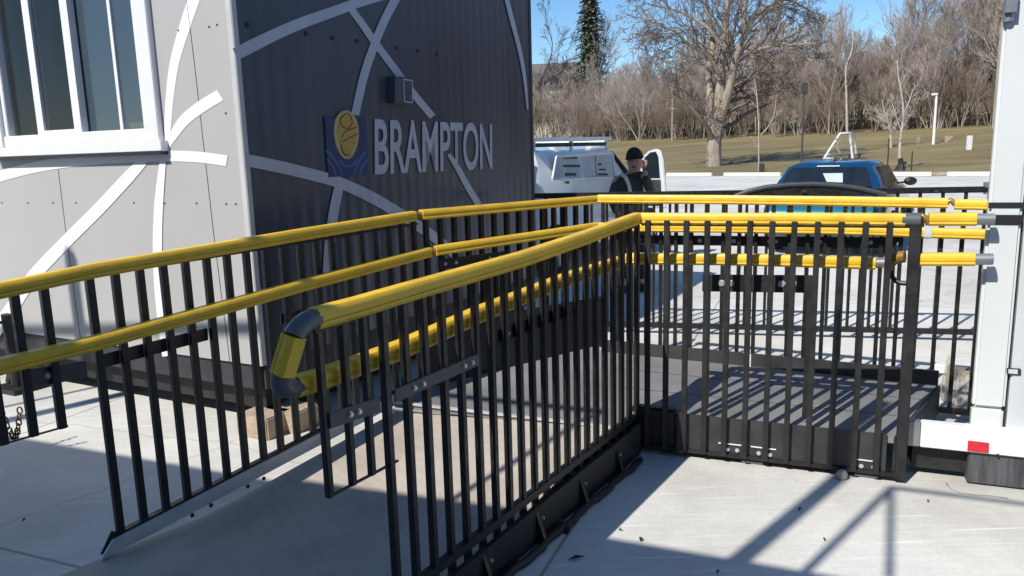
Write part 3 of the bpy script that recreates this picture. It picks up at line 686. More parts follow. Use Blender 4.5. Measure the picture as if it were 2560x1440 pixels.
for x0_, x1_, y in ((1796, 1868, 1107), (1877, 1940, 1116), (2133, 2196, 1147)):
    m_ = MB(); m_.bar(cq(x0_, y, .016), cq(x1_, y+8, .016), .004, .007, nC); m_.build('skirt_slot', M['white_steel'], skirt)
m_ = MB(); a = cq(1578, 1020, .012); b = cq(1690, 1030, .012); m_.prism([V(a.x, a.y, .02), V(b.x, b.y, .02), V(b.x, b.y, .25), V(a.x, a.y, .25)], -nC*.06)
cb = m_.build('corner_bracket', M['black'], plat, bevel=.01); bolt(cq(1617, 1098, .014), nC, cb, .01)
m_ = MB(); a = cq(1700, 1035, .0); m_.tube([V(a.x, a.y, .03), V(a.x, a.y, .24)], .03, 14); m_.build('rounded_edge', M['dark_grey'], plat, 'auto')
m_ = MB(); a = V(DLg.x, DLg.y, 0)-V(0, .07, 0); b = V(DRg.x, DRg.y, 0)-V(.02, .07, 0)
m_.prism([a+V(0, 0, .2), b+V(0, 0, .2), b+V(0, 0, .30), a+V(0, 0, .30)], -nD*.02); bk = m_.build('back_kerb', M['dark_grey'], plat)
for x in (1876, 2100):
    p = pv(x, 855, a+nD*.004, AZD2); m_ = MB(); m_.bar(V(p.x, p.y, .22), V(p.x, p.y, .30), .012, .004, nD); m_.build('joint_clip', M['white_steel'], bk)
m_ = MB(); e1_ = cc1; e2_ = V(DRg.x-.02, DRg.y-.06, 0); m_.prism([e1_+V(0, 0, .05), e2_+V(0, 0, .05), e2_+V(0, 0, .215), e1_+V(0, 0, .215)], V(.02, 0, 0)); m_.build('side_skirt', M['dark_grey'], plat)
# support feet
for q in (lerp(C0, cc1, .08), lerp(C0, cc1, .5), lerp(C0, cc1, .93), lerp(DLg, DRg, .3), lerp(DLg, DRg, .95)):
    m_ = MB(); q = q+V(0, .06, 0); m_.tube([V(q.x, q.y, .01), V(q.x, q.y, .19)], .02, 10); m_.box(V(q.x, q.y, .01), .1, .1, .012, AZC); m_.build('foot', M['steel'], plat)
settle(plat, V(C0.x, C0.y, 0))

# --- sloping ramp deck with aluminium kerbs
rampt = thing('wheelchair_ramp', 'shaded grey metal ramp with pale aluminium side kerb sloping up to the platform', 'ramp')
s0 = -.62
ra0 = A0+uA*s0; rb0 = B0+uB*(s0-.35)
JL = V(-.665, 4.02, 0); JR = V(.47, 3.54, 0)
tJ = (JL-A0).dot(uA); tJB = (JR-B0).dot(uB)
m_ = MB(); N = 8
Lp = [ra0]+[lerp(A0, JL, i/N) for i in range(N+1)]; Rp = [rb0]+[lerp(B0+uB*-.1, JR, i/N) for i in range(N+1)]
zz = [.008]+[.014+.205*i/N for i in range(N+1)]
for i in range(N+1):
    a, b = Lp[i], Rp[i]; c, d = Lp[i+1], Rp[i+1]
    za_ = min(zz[i], zkB((a-A0).dot(uA))-.004); zc_ = min(zz[i+1], zkB((c-A0).dot(uA))-.004)
    za_ = max(za_, .006); zc_ = max(zc_, .006)
    m_.add([a+V(0, 0, za_), b+V(0, 0, zz[i]), d+V(0, 0, zz[i+1]), c+V(0, 0, zc_)], [(0, 1, 2, 3)])
    m_.add([a+V(0, 0, max(.005, za_-.03)), c+V(0, 0, max(.005, zc_-.03)), d+V(0, 0, max(.005, zz[i+1]-.03)), b+V(0, 0, max(.005, zz[i]-.03))], [(0, 1, 2, 3)])
m_.build('ramp_deck', M['deck'], rampt)
m_ = MB(); o_ = nA*.014; t1_ = LA+.02
m_.prism([A0+o_+uA*-.06+V(0, 0, .006), A0+o_+uA*t1_+V(0, 0, zkB(t1_)), A0+o_+uA*t1_+V(0, 0, zkA(t1_)), A0+o_+uA*.0+V(0, 0, zkA(0))], nA*.012)
kb = m_.build('side_kerb', M['alu'], rampt, bevel=.002)
for x, y in ((336, 1374), (480, 1288), (527, 1263), (619, 1216), (659, 1196), (873, 1088)):
    p = pv(x, y, A0+nA*.027, AZA); m_ = MB(); m_.disc(p, nA, .0095, .004, 12); m_.build('rivet', M['dark_grey'], kb)
m_ = MB(); m_.bar(JL+V(0, 0, .222), JR+V(0, 0, .222), .03, .006); m_.build('joint_strip', M['alu'], rampt)
m_ = MB(); m_.prism([p_+V(0, 0, .19) for p_ in (JL, JR, BE, V(DLg.x, DLg.y-.06, 0), AE, AJ)], V(0, 0, .0275)); m_.build('upper_landing', M['deck2'], rampt)
settle(rampt, A0)

# --- back guardrail of the platform (D)
gd = thing('platform_guardrail', 'black guardrail at the back of the platform with twin yellow rails and long bolted bar', 'guardrail')
dq = lambda x, y, o=0.: pv(x, y, DLg+nD*o, AZD2)
rail([dq(1497, 497), dq(1800, 499), dq(2100, 503), dq(2369, 508)], 'top_rail', gd)
rail([dq(1500, 567, .05), dq(1800, 570, .05), dq(2100, 574, .05), dq(2310, 581, .05)], 'lower_rail', gd)
rail([dq(2386, 511), dq(2475, 512)], 'top_rail', gd)
rail([dq(2330, 582, .05), dq(2465, 586, .05)], 'lower_rail', gd)
m_ = MB(); m_.tube([dq(2366, 508), dq(2376, 500), dq(2388, 510)], .016, 10); m_.build('rail_coupling', M['amber'], gd, 'auto')
LDD = (DRg-DLg).length+.25; t = .03
while t < LDD+.22:
    p = DLg+uD*t; baluster(p, .05 if t > 1.75 else .22, 1.215, gd, .022, AZD2); t += .098
pl = plate(dq(1590, 599, -.02), dq(2228, 607, -.02), .062, gd, nD, .005, 'black_rough', (.015, .05, .135, .28, .42, .56, .585, .75, .93), 'splice_bar', .010)
m_ = MB(); a = dq(2228, 590, -.02); b = dq(2228, 622, -.02); c = dq(2275, 575, -.02); m_.prism([a, b, c], nD*.005); m_.build('splice_end', M['black_rough'], gd)
m_ = MB(); a = DLg+uD*1.75; b = DLg+uD*(LDD+.2); m_.bar(V(a.x, a.y, .06), V(b.x, b.y, .06), .03, .03); m_.build('bottom_bar', M['black'], gd)
settle(gd, DLg)

# --- far guardrail (E) with arched panel
ge = thing('far_guardrail', 'low black guardrail farthest back with flat top rail and arched panel', 'guardrail')
E0 = pz(1336, 487, 1.2); E1 = pz(2478, 470, 1.2); E0 = V(E0.x, E0.y, 0); E1 = V(E1.x, E1.y, 0); uE = (E1-E0).normalized(); nE = V(uE.y, -uE.x, 0)
if nE.y > 0: nE = -nE
AZE = degrees(atan2(uE.x, uE.y)); LE = (E1-E0).length
m_ = MB(); m_.bar(E0+V(0, 0, 1.19), E1+V(0, 0, 1.19), .05, .045); m_.build('top_rail', M['black'], ge, bevel=.006)
m_ = MB(); m_.bar(E0+V(0, 0, .08), E1+uE*.6+V(0, 0, .08), .04, .04); m_.build('bottom_bar', M['black'], ge)
t = .1
while t < LE+.5:
    baluster(E0+uE*t, .08, 1.17, ge, .022, AZE); t += .16 if t > 1.2 else .13
eq = lambda x, y, o=0.: pv(x, y, E0+nE*o, AZE)
ap = [eq(x, y, .03) for x, y in ((1838, 490), (1870, 478), (1915, 468), (1970, 462), (2030, 460), (2090, 463), (2150, 471), (2215, 486))]
m_ = MB(); m_.tube(ap, .020, 10); ar = m_.build('arched_tube', M['plate'], ge, 'auto')
m_ = MB(); m_.prism([p-V(0, 0, .01) for p in ap], -nE*.02); m_.build('arched_panel', M['black'], ar)
for x in (2010, 2340):
    m_ = MB(); m_.box(eq(x, 478, .055), .03, .01, .012, AZE); m_.build('rail_clip', M['plate'], ge)
m_ = MB(); m_.bar(eq(2470, 455, .0), eq(2470, 485, .0), .04, .05); m_.build('end_cap', M['steel'], ge)
settle(ge, E0)

# ------------------------------------------------------------------ white box trailer on the right
T0 = pz(2415, 1210, 0); T0 = V(T0.x, T0.y, 0); uT = dirv(112.); nT = V(uT.y, -uT.x, 0)
if nT.y > 0: nT = -nT
uS = dirv(36.)
tq = lambda x, y, o=0.: pv(x, y, T0, 112.)+nT*o
bt = thing('box_trailer', 'white box trailer with two black tape stripes and a rear bumper beam at right', 'trailer')
def tp(t, z, o=0): return T0+uT*t+V(0, 0, z)+nT*o
seam_t = (tq(2535, 820)-T0).dot(uT)
m_ = MB(); m_.prism([tp(.004, .30)+uS*.06, tp(.004, 3.29)+uS*.06, tp(.004, 3.29)+uS*5, tp(.004, .30)+uS*5], uT*.04); m_.build('side_wall', M['truck'], bt)
m_ = MB(); m_.prism([tp(seam_t+.006, .25, -.004), tp(2.5, .25, -.004), tp(2.5, 3.3, -.004), tp(seam_t+.006, 3.3, -.004)], -nT*.04); dr = m_.build('rear_door', M['truck'], bt, bevel=.006)
m_ = MB(); m_.prism([tp(.0, .37), tp(seam_t-.006, .37), tp(seam_t-.006, 3.3), tp(.0, 3.3)], -nT*.05); m_.build('corner_post', M['truck_warm'], bt, bevel=.012)
m_ = MB(); m_.prism([tp(.0, .25, .001), tp(seam_t-.01, .25, .001), tp(seam_t-.01, .366, .001), tp(.0, .366, .001)], -nT*.05); m_.build('post_foot', M['truck_warm'], bt, bevel=.008)
m_ = MB(); m_.prism([tp(.05, .3, -.03), tp(2.5, .3, -.03), tp(2.5, 3.3, -.03), tp(.05, 3.3, -.03)], -nT*.02); m_.build('door_gap', M['dark_grey'], bt)
m_ = MB(); m_.prism([tp(0, 3.3, .03), tp(2.5, 3.3, .03), tp(2.5, 3.3)+uS*5, tp(0, 3.3)+uS*5], V(0, 0, .08)); m_.build('roof', M['truck'], bt)
zt = [tq(2500, y).z for y in (506, 520, 537, 562)]
for za, zb in ((zt[1], zt[0]), (zt[3], zt[2])):
    m_ = MB(); m_.prism([tp(-.002, za, .002), tp(seam_t-.007, za, .002), tp(seam_t-.007, zb, .002), tp(-.002, zb, .002)], nT*.001)
    m_.prism([tp(seam_t+.008, za, -.002), tp(2.5, za, -.002), tp(2.5, zb, -.002), tp(seam_t+.008, zb, -.002)], nT*.001); m_.build('black_stripe', M['stripe'], bt)
m_ = MB(); m_.prism([tq(2516, 919, .0), tq(2552, 921, .0), tq(2552, 937, .0), tq(2516, 935, .0)], nT*.006); la = m_.build('latch', M['dark_grey'], bt, bevel=.002)
m_ = MB(); m_.prism([tq(2520, 922, .006), tq(2543, 923, .006), tq(2543, 934, .006), tq(2520, 932, .006)], nT*.003); m_.build('latch_insert', M['truck'], la)
m_ = MB(); m_.box(tq(2524, 6, .02), .04, .05, .09, 112); m_.tube([tq(2519, 28, .01), tq(2519, 55, .01)], .02, 10); m_.build('door_hinge', M['steel'], bt)
# bumper beam
bz0, bz1 = .172, .292
ba = tq(2268, 1085, .03); bb = tq(2960, 1170, .03)
m_ = MB(); t0 = (ba-T0).dot(uT); t1 = t0+2.6
tb = (tq(2300, 1085)-T0).dot(uT)
m_.prism([tp(tb, .165, .03), tp(t1, .165, .03), tp(t1, .285, .03), tp(tb, .285, .03)], -nT*.05); bm_ = m_.build('bumper_beam', M['white_steel'], bt, bevel=.004)
m_ = MB(); m_.prism([tp(t0, .165, .026), tp(tb-.002, .165, .026), tp(tb-.002, .285, .026), tp(t0, .285, .026)], -nT*.05); m_.build('beam_end', M['steel'], bm_, bevel=.003)
m_ = MB(); m_.prism([tq(2417, 1095, .031), tq(2469, 1101, .031), tq(2468, 1126, .031), tq(2415, 1120, .031)], nT*.003); m_.build('reflector', M['red'], bm_)
m_ = MB(); m_.disc(tq(2491, 1131, .03), nT, .006, .003, 8); m_.build('bolt', M['black'], bm_)
m_ = MB(); m_.prism([tp(.0, .012, .01), tp(2.5, .012, .01), tp(2.5, .163, .01), tp(.0, .163, .01)], -nT*.10); m_.build('rubber_skirt', M['rubber'], bt, bevel=.004)
m_ = MB(); m_.bar(tp(t0+.03, .1, -.1), tp(.05, .1, -.1), .12, .12); m_.build('under_rail', M['black_rough'], bt)
settle(bt, T0)
# hitch bits between platform and trailer
hb = thing('hitch_arm', 'white ended grey steel arm reaching from the box trailer toward the platform corner', 'hitch')
a = pz(2332, 918, .20); b = pz(2372, 922, .20); c = pz(2440, 930, .20)
m_ = MB(); m_.bar(a, b, .06, .055); m_.build('white_end', M['white_steel'], hb, bevel=.004)
m_ = MB(); m_.bar(b, c, .045, .035); m_.build('arm', M['steel'], hb, bevel=.004)
m_ = MB(); m_.bar(b-V(0, 0, .0), V(b.x, b.y, .01), .02, .02); m_.build('leg', M['steel'], hb)
settle(hb, V(b.x, b.y, 0))
# crumpled plastic bag
bm = bmesh.new(); bmesh.ops.create_icosphere(bm, subdivisions=3, radius=1)
q = pz(2395, 1045, 0); rr = random.Random(5)
for v in bm.verts:
    n_ = 1+.28*sin(v.co.x*5+1)*sin(v.co.z*6)+.2*rr.uniform(-1, 1); v.co = Vector((v.co.x*.09*n_, v.co.y*.10*n_, (v.co.z*.5+.5)*.26*n_))
me = bpy.data.meshes.new('plastic_bag'); bm.to_mesh(me); bm.free(); me.materials.append(M['plastic_bag'])
o = bpy.data.objects.new('plastic_bag', me); COL.objects.link(o); o.location = (q.x+.03, q.y+.05, .005); tag(o, 'crumpled clear plastic bag on the ground left of the box trailer', 'plastic bag')

# ------------------------------------------------------------------ building behind the photographer (casts the foreground shade)
uK = dirv(112.5); nK = V(-uK.y, uK.x, 0)
if nK.y < 0: nK = -nK
HB = 4.0; sdir = dirv(44.); tE = tan(radians(SUN_EL))
edge = 2.79-(HB/tE)*sdir.dot(nK)
kb0 = nK*edge
def kp(t, z, o=0): return kb0+uK*t+nK*o+V(0, 0, z)
bl = thing('site_office', 'grey clad flat roofed office block behind the photographer with rooftop railing', 'building')
m_ = MB(); m_.prism([kp(-9, .3), kp(14, .3), kp(14, HB-.12), kp(-9, HB-.12)], -nK*3.0); m_.build('wall', M['grey_panel'], bl)
m_ = MB(); m_.prism([kp(-9, HB-.12, .0), kp(14, HB-.12, .0), kp(14, HB, .0), kp(-9, HB, .0)], -nK*3.0); m_.build('roof', M['dark_grey'], bl)
m_ = MB(); m_.prism([kp(-9, .0, -.1), kp(14, .0, -.1), kp(14, .3, -.1), kp(-9, .3, -.1)], -nK*2.8); m_.build('base', M['black_rough'], bl)
for t in (-6, -3.5, 2.5, 5.5, 8.5):
    m_ = MB(); m_.prism([kp(t, 1.3, .02), kp(t+1.4, 1.3, .02), kp(t+1.4, 2.5, .02), kp(t, 2.5, .02)], -nK*.03); w_ = m_.build('window', M['white_trim'], bl)
    m_ = MB(); m_.prism([kp(t+.06, 1.36, .024), kp(t+1.34, 1.36, .024), kp(t+1.34, 2.44, .024), kp(t+.06, 2.44, .024)], -nK*.002); m_.build('pane', M['car_glass'], w_)
def roofpt(gx, gy, h=0.):   # roof point whose shadow falls at ground point
    L_ = (HB+h)/tE; return V(gx, gy, 0)-sdir*L_+V(0, 0, HB+h)
rp = roofpt(1.711, 3.256, .93)
m_ = MB(); ra = rp; m_.tube([ra, ra+uK*6], .016, 8); m_.tube([V(ra.x, ra.y, HB-.05), ra], .019, 8)
br_ = roofpt(1.36, 2.55, 0.); m_.tube([V(br_.x, br_.y, HB-.02), ra], .016, 8)
for i in (2, 4, 6): m_.tube([ra+uK*i-V(0, 0, .95), ra+uK*i], .018, 8)
m_.build('roof_railing', M['steel'], bl)
hl = g_(330, 812); Ll = (hl.dot(nK)-edge)/sdir.dot(nK); hl2 = hl.z+Ll*tE
m_ = MB(); m_.tube([kp(-8.5, hl2, -.03), kp(-2.9, hl2, -.03)], .03, 8)
for t in (-8.5, -6.6, -2.9): m_.tube([kp(t, HB-.02, -.03), kp(t, hl2, -.03)], .02, 8)
m_.build('roof_railing', M['steel'], bl)
rq = roofpt(.82, 2.65, 0); m_ = MB(); m_.tube([V(rq.x, rq.y, HB-.03), V(rq.x, rq.y, HB+1.75)], .042, 12); m_.build('vent_pipe', M['steel'], bl)
wp = g_(168, 612); Lw = (wp.dot(nK)-edge)/sdir.dot(nK); hw = wp.z+Lw*tE; rw = V(wp.x, wp.y, 0)-sdir*Lw
m_ = MB(); m_.tube([V(rw.x, rw.y, HB-.03)-nK*.05, V(rw.x, rw.y, hw-.04)-nK*.05, V(rw.x, rw.y, hw-.01)-nK*.05, V(rw.x, rw.y, hw)-nK*.05], [.062, .062, .045, .01], 12); m_.build('vent_pipe', M['steel'], bl)
settle(bl, kp(0, 0))

# ------------------------------------------------------------------ bare trees
def seg_mesh(segs, n=3):
    """segs: array (m,8): p0 p1 r0 r1 -> verts, faces"""
    s = np.asarray(segs, float); p0 = s[:, 0:3]; p1 = s[:, 3:6]; r0 = s[:, 6]; r1 = s[:, 7]
    d = p1-p0; d /= np.linalg.norm(d, axis=1, keepdims=True)+1e-9
    ref = np.where(np.abs(d[:, 2:3]) > .9, np.array([[1., 0, 0]]), np.array([[0, 0, 1.]]))
    x = np.cross(d, ref); x /= np.linalg.norm(x, axis=1, keepdims=True)+1e-9; y = np.cross(d, x)
    m = len(s); vs = np.zeros((m, 2*n, 3))
    for k in range(n):
        a = 2*pi*k/n; o = x*cos(a)+y*sin(a)
        vs[:, k] = p0+o*r0[:, None]; vs[:, n+k] = p1+o*r1[:, None]
    f = np.zeros((m, n, 4), int); b = np.arange(m)*2*n
    for k in range(n):
        k2 = (k+1) % n; f[:, k, 0] = b+k; f[:, k, 1] = b+k2; f[:, k, 2] = b+n+k2; f[:, k, 3] = b+n+k
    return vs.reshape(-1, 3), f.reshape(-1, 4)
def np_obj(name, vs, fs, m, parent=None, smooth=True):
    me = bpy.data.meshes.new(name); me.vertices.add(len(vs)); me.vertices.foreach_set('co', vs.astype(np.float32).ravel())
    nv = fs.shape[1]; me.loops.add(len(fs)*nv); me.loops.foreach_set('vertex_index', fs.astype(np.int32).ravel())
    me.polygons.add(len(fs)); me.polygons.foreach_set('loop_start', np.arange(0, len(fs)*nv, nv, dtype=np.int32))
    try: me.polygons.foreach_set('loop_total', np.full(len(fs), nv, dtype=np.int32))
    except Exception: pass
    me.update(calc_edges=True); me.validate()
    if smooth: me.polygons.foreach_set('use_smooth', np.ones(len(fs), dtype=bool))
    me.materials.append(m); o = bpy.data.objects.new(name, me); COL.objects.link(o)
    if parent: o.parent = parent
    return o
def rnd_perp(d, rng):
    v = rng.normal(size=3); v -= d*v.dot(d); return v/(np.linalg.norm(v)+1e-9)
def limb(segs, p, d, L, r, lev, rng, kids=(7, 6, 5, 3), spread=.75, upb=.25, steps=5, wig=.16, rmin=.012, taper=.25):
    """a wandering branch with children"""
    p = np.array(p, float); d = np.array(d, float); d /= np.linalg.norm(d); pts = [p.copy()]; ds = [d.copy()]
    for i in range(steps):
        d = d+rnd_perp(d, rng)*wig+np.array([0, 0, upb*.18]); d /= np.linalg.norm(d)
        p = p+d*L/steps; pts.append(p.copy()); ds.append(d.copy())
    rs = [max(rmin, r*(1-(1-taper)*i/steps)) for i in range(steps+1)]
    for i in range(steps): segs.append([*pts[i], *pts[i+1], rs[i], rs[i+1]])
    if lev < len(kids):
        n = kids[lev]
        for k in range(n):
            t = .25+.75*(k+rng.random())/n; i = min(steps-1, int(t*steps)); fr = t*steps-i
            q = pts[i]*(1-fr)+pts[i+1]*fr if fr <= 1 else pts[-1]
            dd = ds[i]+rnd_perp(ds[i], rng)*spread*(.7+.6*rng.random())
            dd[2] += upb*.5
            limb(segs, q, dd, L*(.62-.25*t)*(.8+.5*rng.random()), max(rmin, rs[i]*.5), lev+1, rng, kids, spread, upb, max(2, steps-1), wig, rmin, taper)

def wood_variant(seed, h, kind=0):
    rng = np.random.default_rng(seed); segs = []
    if kind == 0:     # tall narrow forest tree, ascending twigs
        p = np.zeros(3); d = np.array([rng.normal()*.03, rng.normal()*.03, 1.]); n = 7; pts = [p.copy()]
        for i in range(n):
            d = d+np.array([rng.normal()*.05, rng.normal()*.05, 0]); d /= np.linalg.norm(d); p = p+d*h*.85/n; pts.append(p.copy())
        for i in range(n): segs.append([*pts[i], *pts[i+1], .19*(1-i/n*.85), .19*(1-(i+1)/n*.85)])
        for k in range(30):
            t = .22+.78*k/30; i = min(n-1, int(t*n)); q = pts[i]+(pts[i+1]-pts[i])*(t*n-i)
            a = rng.random()*6.28; el = .55+.5*t
            limb(segs, q, [cos(a), sin(a), el*1.7], h*(.36-.20*t)*(.7+.5*rng.random()), .06*(1.1-t*.7), 0, rng, (6, 4, 2), .55, .5, 3, .13, .016, .3)
    else:             # multi-stem scrubby tree
        for s_ in range(5):
            a = s_*1.256+rng.random(); limb(segs, [cos(a)*.3, sin(a)*.3, 0], [cos(a)*.35, sin(a)*.35, 1.], h*.7*(.7+.4*rng.random()), .085, 0, rng, (9, 5, 3), .6, .55, 5, .12, .014, .3)
    return seg_mesh(segs)
WV = [wood_variant(100+i, 17, 0) for i in range(4)]+[wood_variant(200+i, 9, 1) for i in range(3)]

def inst(v, x, y, z, rot, sc, szz=None):
    vs = v[0].copy(); c, s_ = cos(rot), sin(rot); sz_ = szz or sc
    return np.stack([(vs[:, 0]*c-vs[:, 1]*s_)*sc+x, (vs[:, 0]*s_+vs[:, 1]*c)*sc+y, vs[:, 2]*sz_+z], 1), v[1]
def merge(lst):
    V_ = []; F_ = []; o = 0
    for vs, fs in lst: V_.append(vs); F_.append(fs+o); o += len(vs)
    return np.concatenate(V_), np.concatenate(F_)
rng = np.random.default_rng(11)
def wood(name, rows, seed, mats, label):
    rg = np.random.default_rng(seed); L_ = []
    for (s_, t0, t1, step, kinds, sc0, sc1, prof) in rows:
        t = t0
        while t < t1:
            p = CU1+CUN*(s_+rg.normal()*1.8)+CUD*(t+rg.normal()*.6)
            k = kinds[rg.integers(len(kinds))]; sc = sc0+(sc1-sc0)*rg.random()
            if prof: sc *= prof(p)
            L_.append(inst(WV[k], p.x, p.y, terr(p.x, p.y)-.1, rg.random()*6.28, sc, sc*(.9+.25*rg.random()))); t += step*(.7+.6*rg.random())
    vs, fs = merge(L_); o = np_obj(name, vs, fs, mats); tag(o, label, 'woodland', kind='stuff'); return o
def prof(p):     # skyline profile by direction: lower notch near px 2230, tall at right
    px = PX+FPX*p.x/(p.y*cos(PITCH)); return float(np.interp(px, [900, 1340, 1450, 1640, 1700, 1800, 1980, 2120, 2230, 2290, 2400, 2500, 2700], [.8, .42, .50, .60, .58, .74, .74, .72, .52, .62, .84, 1.05, 1.1]))
wood('bare_woodland', [(51, -75, 6, 2.0, (4, 5, 6), .75, 1.1, None), (58, -80, 6, 2.6, (0, 4, 5, 6), .6, 1.0, None), (52, -45, 75, 2.9, (0, 1, 2, 3), .75, 1.2, prof), (60, -50, 80, 2.9, (0, 1, 2, 3), .85, 1.2, prof), (72, -60, 90, 3.2, (0, 1, 2, 3), .85, 1.2, prof)], 5, M['twig'], 'bare brown deciduous woodland rising behind the field')
M['brush'] = mat('dark_brush', (.17, .13, .10), .95, col2=(.33, .265, .205), vscale=.16)
wood('brush_thicket', [(49, -45, 75, 1.5, (4, 5, 6), .45, .8, None), (55, -50, 80, 1.5, (4, 5, 6), .6, 1.0, None), (64, -55, 85, 2.1, (4, 5, 6), .8, 1.1, None)], 6, M['brush'], 'dark tangled brush along the foot of the bare woodland')
# leaf litter slope behind the trunks closes the low gaps
def hill():
    m_ = MB(); n = 70
    for i in range(n+1):
        t = -260+i*8.; pb = CU1+CUN*(88+3*sin(i*.7))+CUD*t; pt = CU1+CUN*(150+6*sin(i*.5))+CUD*t
        m_.v += [(pb.x, pb.y, terr(pb.x, pb.y)-.5), (pt.x, pt.y, terr(pt.x, pt.y)+4.2+1.1*sin(i*.9)+.8*sin(i*2.1))]
    for i in range(n): m_.f.append((2*i, 2*i+2, 2*i+3, 2*i+1))
    return m_.build('leaf_litter_hill', mat('leaf_litter', (.16, .12, .09), 1., col2=(.26, .21, .165), vscale=.5, detail=8, bump=.5, bscale=3))
tag(hill(), kind='structure')

# big maple in front, limbs traced at its own distance
def tree_from(name, label, cat, basepx, limbs, twig_args, bark, twigm, fork=None, seed=1, group=None):
    p = pg(*basepx); Y = p.y; root = thing(name, label, cat, group); rg = np.random.default_rng(seed)
    tr = MB(); segs = []
    for pts, r0, r1, depth, kids, Lk in limbs:
        P = []
        for i, (x, y) in enumerate(pts):
            q = pd(x, y, Y+depth*i/max(1, len(pts)-1)); P.append(q)
        n = len(P); dense = []; 
        for i in range(n-1):
            a0 = P[max(i-1, 0)]; a1 = P[i]; a2 = P[i+1]; a3 = P[min(i+2, n-1)]
            for k in range(4):
                t = k/4; dense.append(.5*((2*a1)+(-a0+a2)*t+(2*a0-5*a1+4*a2-a3)*t*t+(-a0+3*a1-3*a2+a3)*t**3))
        dense.append(P[-1]); m = len(dense); rs = [r0+(r1-r0)*i/(m-1) for i in range(m)]
        tr.tube(dense, rs, 9)
        for k in range(kids):
            t = .25+.75*(k+rg.random())/kids; i = min(m-2, int(t*(m-1))); q = np.array(dense[i]); d = np.array((dense[i+1]-dense[i]).normalized())
            dd = d+rnd_perp(d, rg)*(.8+.4*rg.random()); limb(segs, q, dd, Lk*(1-.4*t)*(.7+.6*rg.random()), max(.02, rs[i]*.45), 0, rg, *twig_args)
    tr.build('trunk', bark, root, 'auto')
    if segs:
        vs, fs = seg_mesh(segs); np_obj('crown', vs, fs, twigm, root)
    settle(root, p); return root
TA = ((5, 4, 3), .75, .1, 5, .26, .015, .3)
tree_from('maple_tree', 'broad bare tree with forked pale trunk in the middle of the lawn edge', 'tree', (1785, 415), [
    ([(1785, 420), (1784, 370), (1790, 330), (1799, 270), (1801, 200), (1812, 130), (1815, 40), (1830, -60)], .58, .16, 1.0, 14, 4.6),
    ([(1790, 345), (1772, 290), (1776, 240), (1772, 180), (1782, 110), (1770, 40), (1760, -60)], .32, .10, 2.0, 12, 4.2),
    ([(1782, 350), (1766, 315), (1735, 280), (1700, 245), (1680, 225)], .20, .06, -2.5, 6, 2.6),
    ([(1799, 300), (1815, 250), (1830, 195), (1838, 150), (1858, 90), (1862, 20), (1880, -60)], .34, .12, -1.5, 14, 4.6),
    ([(1838, 155), (1880, 130), (1930, 115), (1985, 112), (2040, 108)], .17, .05, -3.0, 14, 2.6),
    ([(1858, 90), (1890, 40), (1930, 10), (1970, 0), (2030, 30)], .16, .05, 1.5, 14, 3.0),
    ([(1800, 190), (1770, 140), (1720, 110), (1690, 80), (1640, 60)], .16, .05, -2.0, 12, 3.6),
    ([(1812, 130), (1770, 70), (1700, 30), (1620, 10)], .15, .05, 2.0, 12, 3.8),
    ([(1800, 200), (1750, 150), (1680, 160), (1640, 140)], .11, .04, 3.0, 8, 2.8),
    ([(1838, 200), (1880, 190), (1915, 200), (1950, 190)], .08, .03, 0., 6, 1.8),
], TA, M['bark'], mat('maple_twigs', (.09, .07, .06), .9, col2=(.25, .2, .165), vscale=.35), seed=4)

def small_tree(name, label, cat, basepx, limbs, bark='sapling', seed=1, Lk=1., kids=5, tw=((4, 3), .6, .4, 3, .15, .011, .3), group=None):
    return tree_from(name, label, cat, basepx, [(l, r0, r1, dd, kids, Lk) for l, r0, r1, dd in limbs], tw, M[bark], M[bark], seed=seed, group=group)
small_tree('shrub_tree', 'pale multi stemmed bare shrub above the head of the person', 'tree', (1598, 352), [
    ([(1597, 356), (1580, 325), (1562, 300), (1545, 270), (1538, 245)], .07, .025, 1), ([(1597, 356), (1598, 310), (1590, 270), (1592, 235)], .07, .025, -1),
    ([(1598, 354), (1612, 320), (1620, 290), (1622, 265)], .06, .02, 1), ([(1597, 354), (1604, 315), (1608, 270), (1612, 240)], .06, .02, 0)], Lk=2.2, seed=2)
small_tree('sapling', 'thin pale sapling left of the dark lamp post', 'tree', (1897, 427), [([(1897, 430), (1897, 370), (1896, 300), (1892, 240), (1886, 195)], .045, .02, 0), ([(1902, 338), (1925, 310), (1936, 280), (1940, 250)], .03, .012, .3)], Lk=.8, kids=3, seed=3)
small_tree('lawn_tree', 'small bare tree with dark wrapped base right of the goal', 'tree', (2250, 422), [([(2249, 425), (2250, 360), (2258, 290), (2254, 235), (2246, 190), (2243, 150)], .09, .02, 0), ([(2258, 285), (2272, 255), (2283, 222)], .035, .015, .4), ([(2256, 320), (2275, 290), (2300, 240)], .03, .012, -.4), ([(2254, 330), (2240, 290), (2228, 250)], .03, .012, .3), ([(2252, 345), (2235, 325), (2215, 300)], .025, .01, -.3)], Lk=.8, kids=5, seed=5)
small_tree('lawn_tree', 'small twiggy tree with wrapped trunk behind the goal', 'tree', (2226, 372), [([(2227, 374), (2226, 335), (2222, 310), (2210, 275), (2205, 250)], .12, .02, 0), ([(2226, 338), (2238, 315), (2250, 290)], .05, .02, .5), ([(2226, 335), (2215, 318), (2204, 300)], .05, .02, -.5)], Lk=1.7, kids=7, seed=6)
